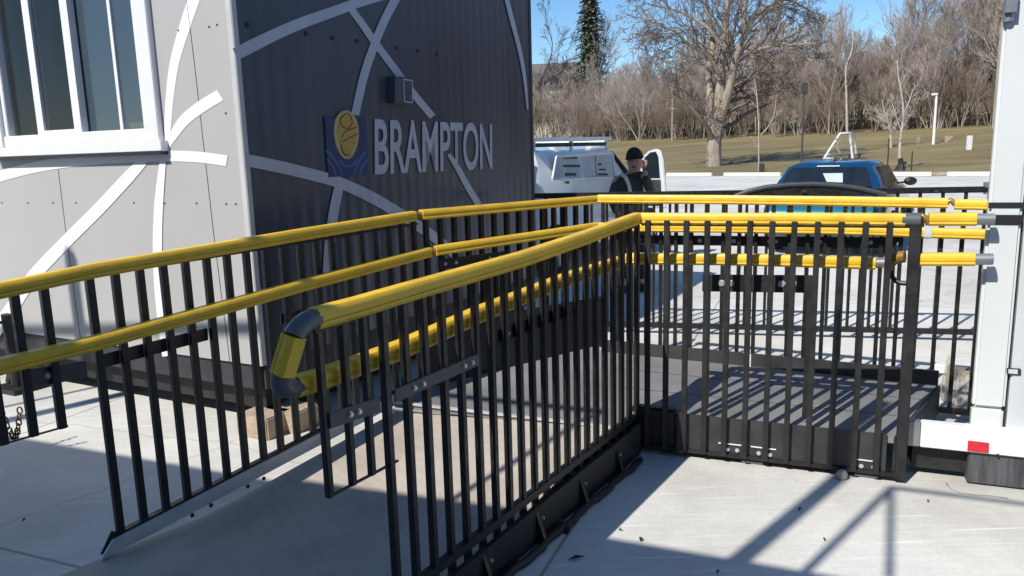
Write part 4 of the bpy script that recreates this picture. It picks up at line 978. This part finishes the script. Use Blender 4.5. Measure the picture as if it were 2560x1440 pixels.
small_tree('lawn_tree', 'slim dark bare tree standing over the white van roof', 'tree', (1405, 352), [([(1406, 356), (1402, 320), (1398, 290), (1388, 250), (1380, 215)], .12, .04, 0), ([(1402, 310), (1415, 270), (1425, 235)], .06, .03, 1), ([(1398, 290), (1375, 260), (1350, 240)], .05, .02, -1), ([(1402, 300), (1404, 240), (1400, 180)], .05, .02, 0)], 'bark_dark', Lk=4.2, kids=8, seed=7, tw=((5, 4, 3), .6, .4, 3, .15, .016, .3))
small_tree('tall_tree', 'tall thin leafless tree arching in front of the spruce at the navy wall edge', 'tree', (1336, 352), [([(1300, 340), (1330, 260), (1380, 130), (1366, 60), (1365, 20)], .14, .03, 0), ([(1320, 290), (1370, 200), (1420, 180)], .08, .03, 1), ([(1345, 210), (1400, 110), (1440, 90)], .06, .03, 0), ([(1340, 220), (1380, 150), (1430, 120)], .05, .02, 0)], 'bark_dark', Lk=4.5, kids=7, seed=8, tw=((4, 3, 2), .6, .3, 3, .15, .018, .3))
small_tree('birch_tree', 'tall pale thin trunk standing in the wood above the goal', 'tree', (2118, 336), [([(2118, 340), (2116, 240), (2115, 170), (2130, 125), (2134, 60)], .13, .05, 0)], Lk=2.5, kids=8, seed=9)

# spruce
def spruce(px, pytop, pybase, Y, label):
    b_ = base(px, Y); top = pd(px, pytop, Y); H_ = top.z-b_.z; rg = np.random.default_rng(21)
    root = thing('spruce_tree', label, 'tree'); m_ = MB(); m_.tube([b_, V(b_.x, b_.y, b_.z+H_*.97)], .3, 8, .03); m_.build('trunk', M['bark_dark'], root)
    vs = []; fs = []
    n = 1700
    for i in range(n):
        t = (i+rg.random())/n; z = b_.z+H_*(.10+.90*t); R_ = (1-t)**.75*H_*.22+.15; lay = (t*17) % 1.; a = rg.random()*6.283
        rr_ = R_*(.55+.55*rg.random())*(1.25-.85*lay)
        for k in range(6):
            u = (k+rg.random()*.6)/6; r_ = rr_*u; w = .30*(1-.45*u)+.10; dz = -.35*r_*(.3+.5*(1-t))+.06*rg.normal()
            c = np.array([b_.x+cos(a)*r_, b_.y+sin(a)*r_, z+dz]); tg = np.array([-sin(a), cos(a), rg.normal()*.3]); rd = np.array([cos(a), sin(a), -.35+.3*rg.normal()])
            o_ = len(vs); vs += [c-tg*w*.8, c+tg*w*.8, c+rd*.42]; fs.append((o_, o_+1, o_+2))
    np_obj('crown', np.array(vs), np.array(fs), M['spruce'], root, False); settle(root, b_)
spruce(1478, -60, 350, 122, 'tall dark spruce behind the bare trees at left')

# ------------------------------------------------------------------ houses glimpsed through the wood
def house(px, pybot, Y, w, h, label, m='cream', az=100.):
    b_ = base(px, Y); root = thing('house', label, 'house'); u = dirv(az); v = V(-u.y, u.x, 0); z0 = b_.z-1; top = pd(px, pybot, Y).z
    m_ = MB(); m_.box(V(b_.x, b_.y, (z0+top)/2), w, 7, top-z0, az); wl_ = m_.build('wall', M[m], root)
    m_ = MB(); c = V(b_.x, b_.y, top); m_.prism([c-u*(w/2+.4)-v*4, c+u*(w/2+.4)-v*4, c+u*(w/2+.4)+V(0, 0, h), c-u*(w/2+.4)+V(0, 0, h)], V(0, 0, .2)); m_.prism([c-u*(w/2+.4)+v*4, c+u*(w/2+.4)+v*4, c+u*(w/2+.4)+V(0, 0, h), c-u*(w/2+.4)+V(0, 0, h)], V(0, 0, .2)); m_.build('roof', M['roof'], root)
    m_ = MB(); m_.prism([c-u*(w/2)-v*3.4, c-u*(w/2)+v*3.4, c-u*(w/2)+V(0, 0, h*.9)], u*.1); m_.prism([c+u*(w/2)-v*3.4, c+u*(w/2)+v*3.4, c+u*(w/2)+V(0, 0, h*.9)], -u*.1); m_.build('gable', M[m], root)
    for k in (-.3, .05, .32):
        p = V(b_.x, b_.y, top-1.9)+u*(w*k)-v*3.52
        m_ = MB(); m_.box(p, 1.1, .06, 1.3, az); m_.build('window', M['car_glass'], root)
    settle(root, V(b_.x, b_.y, z0))
house(1392, 222, 132, 8, 4.0, 'cream house glimpsed through the trees above the white van')
house(1958, 178, 150, 5, 3.0, 'pale gabled house glimpsed behind the wood left of the lamp post', az=10.)
house(2272, 150, 150, 3.4, 3.0, 'small white house end glimpsed through the wood right of centre', az=20.)
house(2140, 172, 150, 3.6, 3.0, 'pale house wall glimpsed between the lamp post and the small lawn trees', az=0.)

# ------------------------------------------------------------------ park furniture
def pole(px, pyb, pyt, w, m, label, name, cat, head=None, group=None):
    b_ = pg(px, pyb); t_ = pd(px, pyt, b_.y); root = thing(name, label, cat, group); r = w*b_.y/1900/2
    m_ = MB(); m_.tube([b_-V(0, 0, .1), V(b_.x, b_.y, t_.z)], r, 8, r*.8); m_.build('pole', M[m], root, 'auto')
    if head: head(root, V(b_.x, b_.y, t_.z), b_.y)
    settle(root, b_)
def head_box(sx, sz, m, dx=0, dz=0):
    def f(root, t, Y):
        m_ = MB(); m_.box(t+V(dx*Y/1900, 0, dz*Y/1900), sx*Y/1900, .25, sz*Y/1900, 90); m_.build('lamp_head', M[m], root, bevel=.03)
    return f
pole(2003, 425, 212, 5, 'pole_dark', 'slim dark lamp post with boxy black head behind the blue car', 'street_lamp', 'lamp post', head_box(13, 24, 'pole_dark', 0, -8))
pole(2333, 364, 236, 7, 'white_paint', 'white post with a small arm standing on the grass right of the small trees', 'lamp_post', 'lamp post', head_box(14, 6, 'white_paint', -5, 0))
pole(1680, 354, 245, 4, 'wood_post', 'thin pale pole left of the broad bare tree', 'utility_pole', 'pole', head_box(9, 5, 'wood_post', 0, -26))
def light_head(root, t, Y):
    m_ = MB(); m_.tube([t-V(0, 0, .6), t, t+V(.5, 0, .35), t+V(.85, 0, .3)], .08, 8); m_.box(t+V(.8, 0, .55), .9, .4, .9, 90); m_.build('lamp_head', M['white_paint'], root)
b_ = pg(2484, 322); 
pole(2484, 322, 60, 9, 'wood_post', 'very tall pale light pole beside the edge of the box trailer', 'light_pole', 'light pole', light_head)
def post(px, pyb, pyt, w, m, label, name='marker_post', cat='post'):
    b_ = pg(px, pyb); h_ = pd(px, pyt, b_.y).z-b_.z; ww = w*b_.y/1900; m_ = MB(); m_.box(b_+V(0, 0, h_/2), ww, ww, h_, 90); o_ = m_.build(name, M[m], None, bevel=.02); tag(o_, label, cat)
post(2422, 376, 339, 10, 'white_paint', 'short square white marker post on the grass near the box trailer')
post(2295, 362, 340, 6, 'wood_post', 'short weathered wooden post on the grass right of the small trees')
post(2218, 427, 345, 3, 'pole_dark', 'thin dark stake left of the small tree with dark wrapped base', 'stake', 'stake')
post(2278, 427, 378, 3, 'pole_dark', 'thin dark stake right of the small tree with dark wrapped base', 'stake', 'stake')
post(1904, 429, 409, 11, 'pole_dark', 'small dark bin beside the thin pale sapling', 'litter_bin', 'bin')
post(1364, 346, 322, 8, 'pole_dark', 'dark stub post behind the white van roof', 'stub_post', 'post')
# tree wrap
q = pg(2250, 426); m_ = MB(); m_.tube([q-V(0, 0, .05), q+V(.04, 0, .35), q+V(-.02, 0, .62)], [.3, .15, .12], 9); m_.tube([q+V(.1, 0, .3), q+V(.3, 0, .42)], .07, 7)
tag(m_.build('tree_guard', M['black_rough']), 'black wrap around the foot of the small tree', 'tree guard')
# brown sign board lying tilted
q = pg(2362, 358); m_ = MB(); m_.prism([q, q+V(.25, 0, .15), q+V(.75, .1, .55), q+V(.05, .1, .6)], V(0, .06, 0)); tag(m_.build('ground_sign', M['wood_post']), 'tilted brown board on the grass behind the white marker post', 'sign')
# soccer goal
G = thing('soccer_goal', 'white framed soccer goal seen from the side behind the blue car', 'goal')
gb_ = pg(2132, 400); Yg = gb_.y
P = {k: pd(x, y, Yg+dy) for k, (x, y, dy) in dict(a=(2132, 400, 0), b=(2124, 332, 0), c=(2100, 334, .0), d=(2060, 396, 0), a2=(2140, 385, 3.5), b2=(2135, 334, 3.5), d2=(2075, 386, 3.5), c2=(2105, 333, 3.5)).items()}
m_ = MB()
for s_ in (('a', 'b'), ('b', 'c'), ('c', 'd'), ('d', 'a'), ('b', 'b2'), ('a2', 'b2'), ('d', 'd2'), ('c', 'c2')): m_.tube([P[s_[0]], P[s_[1]]], .075, 8)
m_.build('goal_frame', M['white_paint'], G, 'auto')
m_ = MB()
for i in range(1, 16):
    t = i/16; m_.tube([lerp(P['c'], P['d'], t), lerp(P['b'], P['a'], t)], .004, 4); m_.tube([lerp(P['b'], P['c'], t), lerp(P['a'], P['d'], t)], .004, 4)
m_.build('net', M['steel'], G); m_ = MB(); m_.tube([P['c']+V(-.3, 0, -.3), P['c']+V(-.1, 0, -.7), P['c']+V(-.1, 0, -1.1), P['c']+V(.1, 0, -1.3)], .09, 6); m_.build('net_bundle', M['wood_post'], G, 'auto')
settle(G, gb_)

# ------------------------------------------------------------------ lofted body helper for vehicles
def loft(sections, closed=True):
    """sections: list of rings (same count)"""
    m_ = MB(); n = len(sections[0])
    for r_ in sections: m_.v += [tuple(p) for p in r_]
    for i in range(len(sections)-1):
        for k in range(n): 
            a = i*n+k; b = i*n+(k+1) % n; m_.f.append((a, b, b+n, a+n))
    if closed: m_.f.append(tuple(range(n-1, -1, -1))); m_.f.append(tuple((len(sections)-1)*n+k for k in range(n)))
    return m_
def wheel(c, ax, r, w, parent):
    t_ = MB(); t_.tube([c-ax*w/2, c-ax*w*.4, c+ax*w*.4, c+ax*w/2], [r*.93, r, r, r*.93], 28); o_ = t_.build('wheel', M['tyre'], parent, 'auto')
    t_ = MB(); t_.tube([c-ax*(w/2+.006), c+ax*(w/2+.006)], r*.62, 20); rm = t_.build('rim', M['steel'], o_, 'auto')
    t_ = MB()
    for k in range(6): 
        a = k*pi/3; up = V(0, 0, 1); sd_ = ax.cross(up); d = up*cos(a)+sd_*sin(a); t_.bar(c+d*r*.1+ax*(w/2+.012), c+d*r*.58+ax*(w/2+.012), .05, .012, ax)
    t_.build('spoke', M['zinc'], rm)

# blue hatchback, rear toward the camera
car = thing('blue_hatchback', 'dark blue hatchback parked beyond the far guardrail, seen from behind', 'car')
cb0 = pz(2078, 800, 0)
CARY = 10.6; ccx = pd(2058, 460, 10.6).x; hd = 32.; cu_ = dirv(hd); cr_ = V(cu_.y, -cu_.x, 0)
def cp(l, s, z): return V(ccx, CARY, 0)+cu_*l+cr_*s+V(0, 0, z)
def ringb(l, w, zb, zt, tw=.86):
    return [cp(l, -w*.92, zb), cp(l, -w, zb+.12), cp(l, -w, zb+(zt-zb)*.6), cp(l, -w*.95, zt-.05), cp(l, -w*tw, zt), cp(l, 0, zt+.02), cp(l, w*tw, zt), cp(l, w*.95, zt-.05), cp(l, w, zb+(zt-zb)*.6), cp(l, w, zb+.12), cp(l, w*.92, zb)]
m_ = loft([ringb(-.04, .70, .38, .70), ringb(0.02, .80, .30, .86), ringb(.15, .82, .24, .91), ringb(.6, .83, .22, .93), ringb(2.2, .84, .22, .92), ringb(3.2, .83, .22, .88), ringb(3.9, .80, .24, .78), ringb(4.1, .68, .32, .66)])
m_.build('body', M['car_blue'], car, 'auto', )
def ringg(l, wb_, wt, zb, zt): return [cp(l, -wb_, zb), cp(l, -(wb_+wt)/2-.01, (zb+zt)/2), cp(l, -wt, zt-.04), cp(l, -wt*.8, zt), cp(l, 0, zt+.025), cp(l, wt*.8, zt), cp(l, wt, zt-.04), cp(l, (wb_+wt)/2+.01, (zb+zt)/2), cp(l, wb_, zb)]
gs_ = [ringg(.12, .72, .70, .90, .94), ringg(.30, .725, .60, .92, 1.17), ringg(.42, .73, .56, .92, 1.29), ringg(1.2, .74, .58, .92, 1.335), ringg(2.0, .74, .56, .92, 1.29), ringg(2.9, .70, .66, .90, .93)]
m_ = loft(gs_); m_.build('cabin', M['car_blue'], car, 'auto')
m_ = MB(); m_.prism([cp(.115, -.60, .98), cp(.115, .60, .98), cp(.275, .54, 1.17), cp(.275, -.54, 1.17)], -cu_*.012+V(0, 0, .004)); m_.prism([cp(.275, -.54, 1.17), cp(.275, .54, 1.17), cp(.345, .48, 1.24), cp(.345, -.48, 1.24)], -cu_*.012+V(0, 0, .004))
rw_ = m_.build('rear_window', M['car_glass'], car)
m_ = MB(); m_.prism([cp(.165, .02, 1.05), cp(.165, .23, 1.04), cp(.26, .21, 1.165), cp(.26, -.05, 1.165)], -cu_*.03); m_.build('pale_window_patch', mat('pale_patch', (.42, .50, .48), .5), rw_)  # pale patch on the rear window
m_ = MB(); m_.bar(cp(.35, -.15, 1.262), cp(.35, .15, 1.262), .03, .014); m_.build('brake_light', M['white_paint'], car)
for s_ in (-1, 1):
    m_ = MB(); m_.prism([cp(.55, s_*.70, .97), cp(2.1, s_*.71, .97), cp(1.75, s_*.60, 1.24), cp(.72, s_*.59, 1.24)], cr_*s_*.028); m_.build('side_window', M['car_glass'], car)
    m_ = MB(); m_.ball(cp(1.9, s_*.93, .98), .10, .06, .065); mi = m_.build('mirror', M['black'], car, True)
    m_ = MB(); m_.bar(cp(1.9, s_*.74, .95), cp(1.9, s_*.90, .97), .04, .03); m_.build('mirror_arm', M['black'], mi)
    m_ = MB(); m_.prism([cp(-.02, s_*.60, .74), cp(.04, s_*.80, .74), cp(.06, s_*.81, .80), cp(.0, s_*.60, .80)], -cu_*.03); m_.build('tail_light', M['red'], car)
    for l in (.75, 3.3): wheel(cp(l, s_*.79, .31), cr_, .31, .2, car)
m_ = MB(); m_.prism([cp(-.045, -.26, .42), cp(-.045, .26, .42), cp(-.045, .26, .53), cp(-.045, -.26, .53)], -cu_*.012); m_.build('number_plate', M['white_paint'], car)
m_ = MB(); m_.prism([cp(-.05, -.6, .40), cp(-.05, .6, .40), cp(-.05, .6, .52), cp(-.05, -.6, .52)], -cu_*.02); m_.build('bumper_trim', M['black'], car)
m_ = MB(); m_.prism([cp(.75, -.01, 1.32), cp(.95, -.01, 1.33), cp(.80, -.01, 1.40)], cr_*.02); m_.build('antenna', M['black'], car)
m_ = loft([[cp(l_, s_*w_, z_) for l_, z_ in ((.06, .76), (-.10, .70), (-.17, .60), (-.17, .45), (-.08, .34), (.06, .34))] for s_, w_ in ((-1, .70), (-1, .60), (1, .60), (1, .70))]); m_.build('rear_bumper', mat('teal_sky_sheen', (.02, .17, .25), .3, .3, coat=.8), car, 'auto')  # lighter teal than the body, painting in the sheen of the sky
settle(car, cp(2, 0, 0))

# white van, seen from its shaded right side, rear at left
van = thing('white_van', 'white van with roof rack and an open front door behind the guardrail', 'van')
VZ = 33.; vu = dirv(VZ); vr = V(vu.y, -vu.x, 0)
v0 = pd(1350, 500, 9.3); v0 = V(v0.x, v0.y, 0)
vq = lambda x, y, o=0.: pv(x, y, v0, VZ)+vr*o
Lv = (vq(1537, 400)-v0).xy.length
def vp_(l, s, z): return v0+vu*l-vr*s+V(0, 0, z)
zr0 = vq(1400, 366).z
def ringv(l, inn, zb, zt): 
    w = 1.75-inn
    return [vp_(l, inn, zb), vp_(l, inn, zb+.6), vp_(l, inn+.02, zt-.3), vp_(l, inn+.10, zt-.07), vp_(l, inn+.28, zt), vp_(l, w-.28, zt), vp_(l, w-.10, zt-.07), vp_(l, w-.02, zt-.3), vp_(l, w, zb+.6), vp_(l, w, zb)]
m_ = loft([ringv(-.02, .05, .35, zr0-.06), ringv(.05, .0, .3, zr0), ringv(Lv, .0, .3, zr0+.02), ringv(Lv+.15, .04, .3, zr0-.02)]); m_.build('body', M['van_white'], van, 'auto')
m_ = loft([ringv(Lv+.15, .04, .3, zr0-.04), ringv(Lv+.9, .06, .3, 1.12), ringv(Lv+1.7, .08, .3, 1.0), ringv(Lv+2.0, .2, .35, .8)]); m_.build('bonnet', M['van_white'], van, 'auto')
m_ = MB(); m_.prism([vp_(Lv+.2, .12, zr0-.10), vp_(Lv+.2, 1.6, zr0-.10), vp_(Lv+.86, 1.6, 1.16), vp_(Lv+.86, .12, 1.16)], V(0, 0, .02)); m_.build('windscreen', M['car_glass'], van)
# recessed side panel with slots
pn = [vq(1388, 392, .012), vq(1528, 383, .012), vq(1536, 445, .012), vq(1378, 448, .012)]
m_ = MB(); m_.prism(pn, vr*.006); sp = m_.build('side_panel', mat('van_side_panel_shaded', (.36, .41, .47), .35, coat=.4), van, bevel=.003)  # white panel toned blue-grey, its shade put into the colour
m_ = MB()
for i in range(4): m_.bar(pn[i]+vr*.008, pn[(i+1) % 4]+vr*.008, .03, .02, vr)
m_.build('panel_rim', M['van_white'], sp)
for x0_, x1_, y, h_ in ((1404, 1440, 394, 6), (1405, 1447, 415, 6), (1409, 1437, 436, 7), (1492, 1500, 411, 6), (1494, 1511, 424, 5), (1492, 1516, 436, 6), (1411, 1420, 456, 6)):
    a = vq(x0_, y, .02); b = vq(x1_, y, .02); m_ = MB(); m_.bar(a, b, h_*.0052, .004, vr); m_.build('vent_slot', M['dark_grey'], sp)
m_ = MB(); a = vq(1485, 385, .02); m_.bar(a, vq(1488, 440, .02), .014, .004, vr); m_.build('panel_line', M['dark_grey'], sp)
# roof rack
m_ = MB(); za = zr0+.085
for s_ in (.12, 1.6): m_.bar(vp_(-.05, s_, za), vp_(Lv+.1, s_, za+.02), .06, .05)
for l in (.1, Lv*.5, Lv): m_.bar(vp_(l, .12, za-.02), vp_(l, 1.6, za-.02), .05, .03); m_.bar(vp_(l, .14, zr0-.04), vp_(l, .14, za), .05, .04); m_.bar(vp_(l, 1.58, zr0-.04), vp_(l, 1.58, za), .05, .04)
rk = m_.build('roof_rack', M['white_steel'], van)
m_ = MB(); m_.bar(vp_(.1, .14, zr0+.02), vp_(Lv-.05, .14, zr0+.03), .05, .05); m_.build('rack_gap_shade', M['black_rough'], rk)  # black bar painted in for the dark gap below the rack
# rear tail lamp
m_ = MB(); m_.prism([vp_(-.03, .06, 1.1), vp_(-.03, .16, 1.1), vp_(-.03, .16, 1.45), vp_(-.03, .06, 1.45)], -vu*.02); m_.build('tail_light', M['dark_grey'], van)
for l in (.35, Lv+1.2):
    for s_ in (.05, 1.7): wheel(vp_(l, s_, .33), vr, .33, .22, van)
# open front door sticking out toward the right
dh = vq(1600, 470, 0); az_d = 118.; du = dirv(az_d)
dpl = pd(1628, 420, 10.6)
dw = lambda x, y, o=0.: pv(x, y, dpl, az_d)
out = [(1596, 520), (1598, 470), (1600, 415), (1606, 392), (1622, 377), (1640, 372), (1652, 376), (1658, 400), (1664, 470), (1664, 520)]
inn = [(1606, 445), (1606, 415), (1612, 394), (1626, 381), (1640, 379), (1646, 392), (1650, 445)]
dn_ = V(-du.y, du.x, 0); dn_ = dn_ if dn_.y < 0 else -dn_
m_ = MB(); m_.prism([dw(x, y) for x, y in out], -dn_*.05); do = m_.build('open_door', M['van_white'], van, bevel=.01)
m_ = MB(); m_.prism([dw(x, y)+dn_*.006 for x, y in inn], -dn_*.004); m_.build('door_window', M['car_glass'], do)
m_ = MB(); m_.prism([dw(x, y)+dn_*.004 for x, y in ((1600, 449), (1652, 449), (1655, 515), (1600, 515))], -dn_*.003); m_.build('door_trim', M['dark_grey'], do)
hp = vp_(Lv+.15, .0, .9); q1 = dw(1598, 470)
m_ = MB(); m_.bar(V(hp.x, hp.y, q1.z), q1, .05, .12); m_.bar(V(hp.x, hp.y, q1.z-.4), V(q1.x, q1.y, q1.z-.4), .05, .1); m_.build('door_hinge', M['dark_grey'], do)
settle(van, vp_(1, .85, 0))

# ------------------------------------------------------------------ person in beanie beside the van
def skin_mesh(verts, edges, radii, sub=2, root=0):
    me = bpy.data.meshes.new('tmp'); me.from_pydata([tuple(v) for v in verts], edges, []); o_ = bpy.data.objects.new('tmp', me); COL.objects.link(o_)
    sk = o_.modifiers.new('s', 'SKIN'); sk.use_smooth_shade = True
    for i, r_ in enumerate(radii):
        sv = me.skin_vertices[0].data[i]; sv.radius = (r_, r_) if not isinstance(r_, tuple) else r_
        sv.use_root = (i == root)
    sb = o_.modifiers.new('d', 'SUBSURF'); sb.levels = sub; sb.render_levels = sub
    dg_ = bpy.context.evaluated_depsgraph_get(); m2 = bpy.data.meshes.new_from_object(o_.evaluated_get(dg_)); bpy.data.objects.remove(o_); return m2
def skin_obj(name, verts, edges, radii, m, parent, sub=2, root=0):
    me = skin_mesh(verts, edges, radii, sub, root); me.name = name; me.materials.clear(); me.materials.append(m)
    for p_ in me.polygons: p_.use_smooth = True; p_.material_index = 0
    o_ = bpy.data.objects.new(name, me); COL.objects.link(o_); o_.parent = parent; return o_
per = thing('person', 'person in dark beanie and olive jacket with pale reflective band, hand raised to face', 'person')
PYd = 8.4
pc = pd(1578, 450, PYd); pcx, pcy = pc.x, PYd
def pp(x, y, z): return V(pcx+x, pcy+y, z)
hc = pd(1588, 405, PYd-.05)
hx = hc.x-pcx; hz = hc.z
# body: 0 pelvis,1 waist,2 chest,3 neck base,4 neck,5 head,6 head top, arms, legs
bv = [pp(0, 0, .84), pp(-.01, 0, 1.0), pp(-.02, -.01, 1.18), pp(.0, -.02, 1.28), pp(.03, -.04, 1.33), pp(hx, -.05, hz), pp(hx-.01, -.04, hz+.07),
      pp(-.16, 0, 1.24), pp(-.20, -.02, 1.02), pp(-.16, -.16, .86), pp(.15, -.02, 1.23), pp(.19, -.12, 1.04), pp(hx+.075, -.20, hz-.085),
      pp(-.09, 0, .78), pp(-.10, .0, .44), pp(-.10, .02, .09), pp(-.11, -.12, .035), pp(.09, 0, .78), pp(.11, -.03, .44), pp(.11, .04, .09), pp(.12, -.10, .035)]
be = [(0, 1), (1, 2), (2, 3), (3, 4), (4, 5), (5, 6), (2, 7), (7, 8), (8, 9), (2, 10), (10, 11), (11, 12), (0, 13), (13, 14), (14, 15), (15, 16), (0, 17), (17, 18), (18, 19), (19, 20)]
brr = [.13, .125, .14, .075, .06, .098, .075, .06, .042, .026, .06, .042, .026, .085, .055, .038, .03, .085, .055, .038, .03]
bo = skin_obj('body', bv, be, brr, M['skin'], per)
jv = [pp(0, 0, .80), pp(-.01, 0, .98), pp(-.02, -.01, 1.16), pp(-.01, -.015, 1.245), pp(-.155, 0, 1.225), pp(-.205, -.02, 1.02), pp(-.165, -.15, .88), pp(.145, -.02, 1.215), pp(.195, -.12, 1.04), pp(hx+.085, -.19, hz-.125)]
skin_obj('jacket', jv, [(0, 1), (1, 2), (2, 3), (2, 4), (4, 5), (5, 6), (2, 7), (7, 8), (8, 9)], [.165, .155, .165, .10, .085, .066, .048, .085, .066, .046], M['jacket'], per)
skin_obj('trousers', [pp(0, 0, .86), pp(-.09, 0, .76), pp(-.10, 0, .44), pp(-.10, .02, .12), pp(.09, 0, .76), pp(.11, -.03, .44), pp(.11, .04, .12)], [(0, 1), (1, 2), (2, 3), (0, 4), (4, 5), (5, 6)], [.145, .105, .078, .062, .105, .078, .062], M['jeans'], per)
for s_, yy in ((-.105, .0), (.115, .02)):
    m_ = MB(); m_.ball(pp(s_, yy-.06, .045), .052, .14, .048); m_.build('shoe', M['black'], per, True)
m_ = MB(); c_ = pp(hx-.005, -.035, hz+.035); Rm = Matrix.Rotation(radians(-8), 3, 'Y')
m_.ball(c_+V(0, 0, .012), .094, .104, .115, 20, 12, Rm); capo = m_.build('beanie', M['knit'], per, True)
for v in capo.data.vertices:
    l = v.co-c_
    if l.z < .004: v.co.z = c_.z+.004+(l.z-.004)*.1
m_ = MB(); m_.tube([c_+V(cos(a)*.093, sin(a)*.103, .008+.012*cos(a)) for a in [k*pi/10 for k in range(21)]], .009, 8); m_.build('beanie_brim', M['knit'], capo, True)
m_ = MB(); m_.ball(pp(hx-.03, -.138, hz-.02), .014, .022, .022); m_.build('nose', M['skin'], bo, True)
for sx in (-.062, .008):
    m_ = MB(); m_.ball(pp(hx+sx, -.126, hz+.012), .009, .006, .006); m_.build('eye', M['black'], bo, True)
m_ = MB(); m_.ball(pp(hx-.025, -.128, hz-.055), .022, .006, .006); m_.build('mouth', M['brown_coat'], bo, True)
m_ = MB(); m_.ball(pp(hx-.078, -.04, hz), .012, .02, .03); m_.build('ear', M['skin'], bo, True)
# raised hand with fingers holding a phone at the cheek
hp_ = pp(hx+.078, -.205, hz-.075)
fv = [hp_, hp_+V(-.005, 0, .045)]; fe = [(0, 1)]; fr = [(.022, .016), (.024, .015)]
for k in range(4):
    b0 = len(fv); o_ = V(-.024+.015*k, 0, .055)
    fv += [hp_+o_, hp_+o_+V(-.004, -.008, .028), hp_+o_+V(-.01, .004, .046-.004*abs(k-1.5))]; fe += [(1, b0), (b0, b0+1), (b0+1, b0+2)]; fr += [.0085, .008, .007]
b0 = len(fv); fv += [hp_+V(-.03, -.004, .02), hp_+V(-.045, -.006, .045)]; fe += [(0, b0), (b0, b0+1)]; fr += [.010, .008]
skin_obj('hand', fv, fe, fr, M['skin'], bo, 1)
lh = pp(-.155, -.19, .83); fv = [lh, lh+V(0, -.01, -.05)]; fe = [(0, 1)]; fr = [(.022, .016), (.024, .015)]
for k in range(4):
    b0 = len(fv); o_ = V(-.024+.016*k, -.012, -.062); fv += [lh+o_, lh+o_+V(0, -.012, -.028), lh+o_+V(.004, -.002, -.048)]; fe += [(1, b0), (b0, b0+1), (b0+1, b0+2)]; fr += [.0085, .008, .007]
b0 = len(fv); fv += [lh+V(.03, -.01, -.025), lh+V(.036, -.02, -.05)]; fe += [(0, b0), (b0, b0+1)]; fr += [.010, .008]
skin_obj('hand', fv, fe, fr, M['skin'], bo, 1)
# collar, scarf and reflective bands
m_ = MB(); m_.tube([pp(.01+.085*cos(a), -.02+.075*sin(a), 1.285+.02*cos(a)) for a in [k*pi/8 for k in range(17)]], .028, 8); m_.build('collar', M['brown_coat'], per, True)
for pts in ([(-.13, -.10, 1.31), (-.085, -.16, 1.27), (-.05, -.18, 1.18), (-.03, -.18, 1.05), (-.03, -.18, .92)], [(.11, -.08, 1.29), (.12, -.16, 1.20), (.12, -.18, 1.05), (.11, -.18, .92)]):
    m_ = MB(); P_ = [pp(*q_) for q_ in pts]
    for i in range(len(P_)-1): m_.bar(P_[i], P_[i+1], .038, .012, V(0, -1, .2))
    m_.build('reflective_band', M['reflective'], per)
settle(per, pp(0, 0, 0))

# ------------------------------------------------------------------ small things on the ground
rr = random.Random(9)
def leaf(px, py, L_, az, label, w=.25):
    q = pz(px, py, .008); u = dirv(az); v = V(-u.y, u.x, 0); m_ = MB()
    m_.add([q-u*L_/2, q+v*L_*w+V(0, 0, .012), q+u*L_/2+V(0, 0, .006), q-v*L_*w+V(0, 0, .01), q+V(0, 0, .002)], [(0, 4, 1), (1, 4, 2), (2, 4, 3), (3, 4, 0)])
    tag(m_.build('dead_leaf', M['leaf']), label, 'leaf', 'dead leaves on the concrete')
leaf(1441, 1397, .075, 80, 'long dead leaf in the shade between the near guardrail and the sunlit concrete', .13)
leaf(1602, 1350, .03, 20, 'small dead leaf just below the sunlit patch at left'); leaf(2000, 1275, .026, 60, 'small dead leaf lying in the broad post shadow')
leaf(2060, 1350, .020, 10, 'tiny dead leaf between the broad shadow and the thin shadow'); leaf(1550, 1326, .016, 130, 'tiny dead leaf on the edge of the sunlit patch')
leaf(1795, 1432, .022, 40, 'small dead leaf at the bottom edge in the shade'); leaf(2320, 1254, .018, 40, 'tiny dead leaf on bright concrete near the rubber skirt')
leaf(60, 1302, .02, 40, 'small dead leaf in the blue shade at far left')
q = pz(2104, 1200, 0); m_ = MB(); m_.ball(q+V(0, 0, .025), .028, .024, .028, 9, 7); tag(m_.build('pebble', M['stone'], smooth=True), 'grey brown stone against the platform foot', 'stone')
# steel ground anchor by the near guardrail
an = pz(1420, 1340, 0); m_ = MB(); m_.prism([an+V(-.07, .05, .004), an+V(.0, 0, .004), an+V(.012, .012, .03), an+V(-.07, .09, .05)], V(.006, .02, .0)); tag(m_.build('wedge', M['dark_grey']), 'dark wedge poking out from the foot of the near guardrail', 'wedge')
# drooping cord across the ground near the trailer
m_ = MB(); P_ = [pz(2200+x*30, 1208+x*7+5*sin(x*.8), .008) for x in range(0)]
# twine loop on bright concrete
m_ = MB(); pts = [pz(x, y, .006) for x, y in ((2366, 1208), (2376, 1222), (2400, 1232), (2440, 1238), (2480, 1240), (2520, 1246))]; m_.tube(pts, .0025, 6)
tag(m_.build('twine', M['stone'], smooth=True), 'thin pale twine lying on bright concrete before the rubber skirt', 'twine')
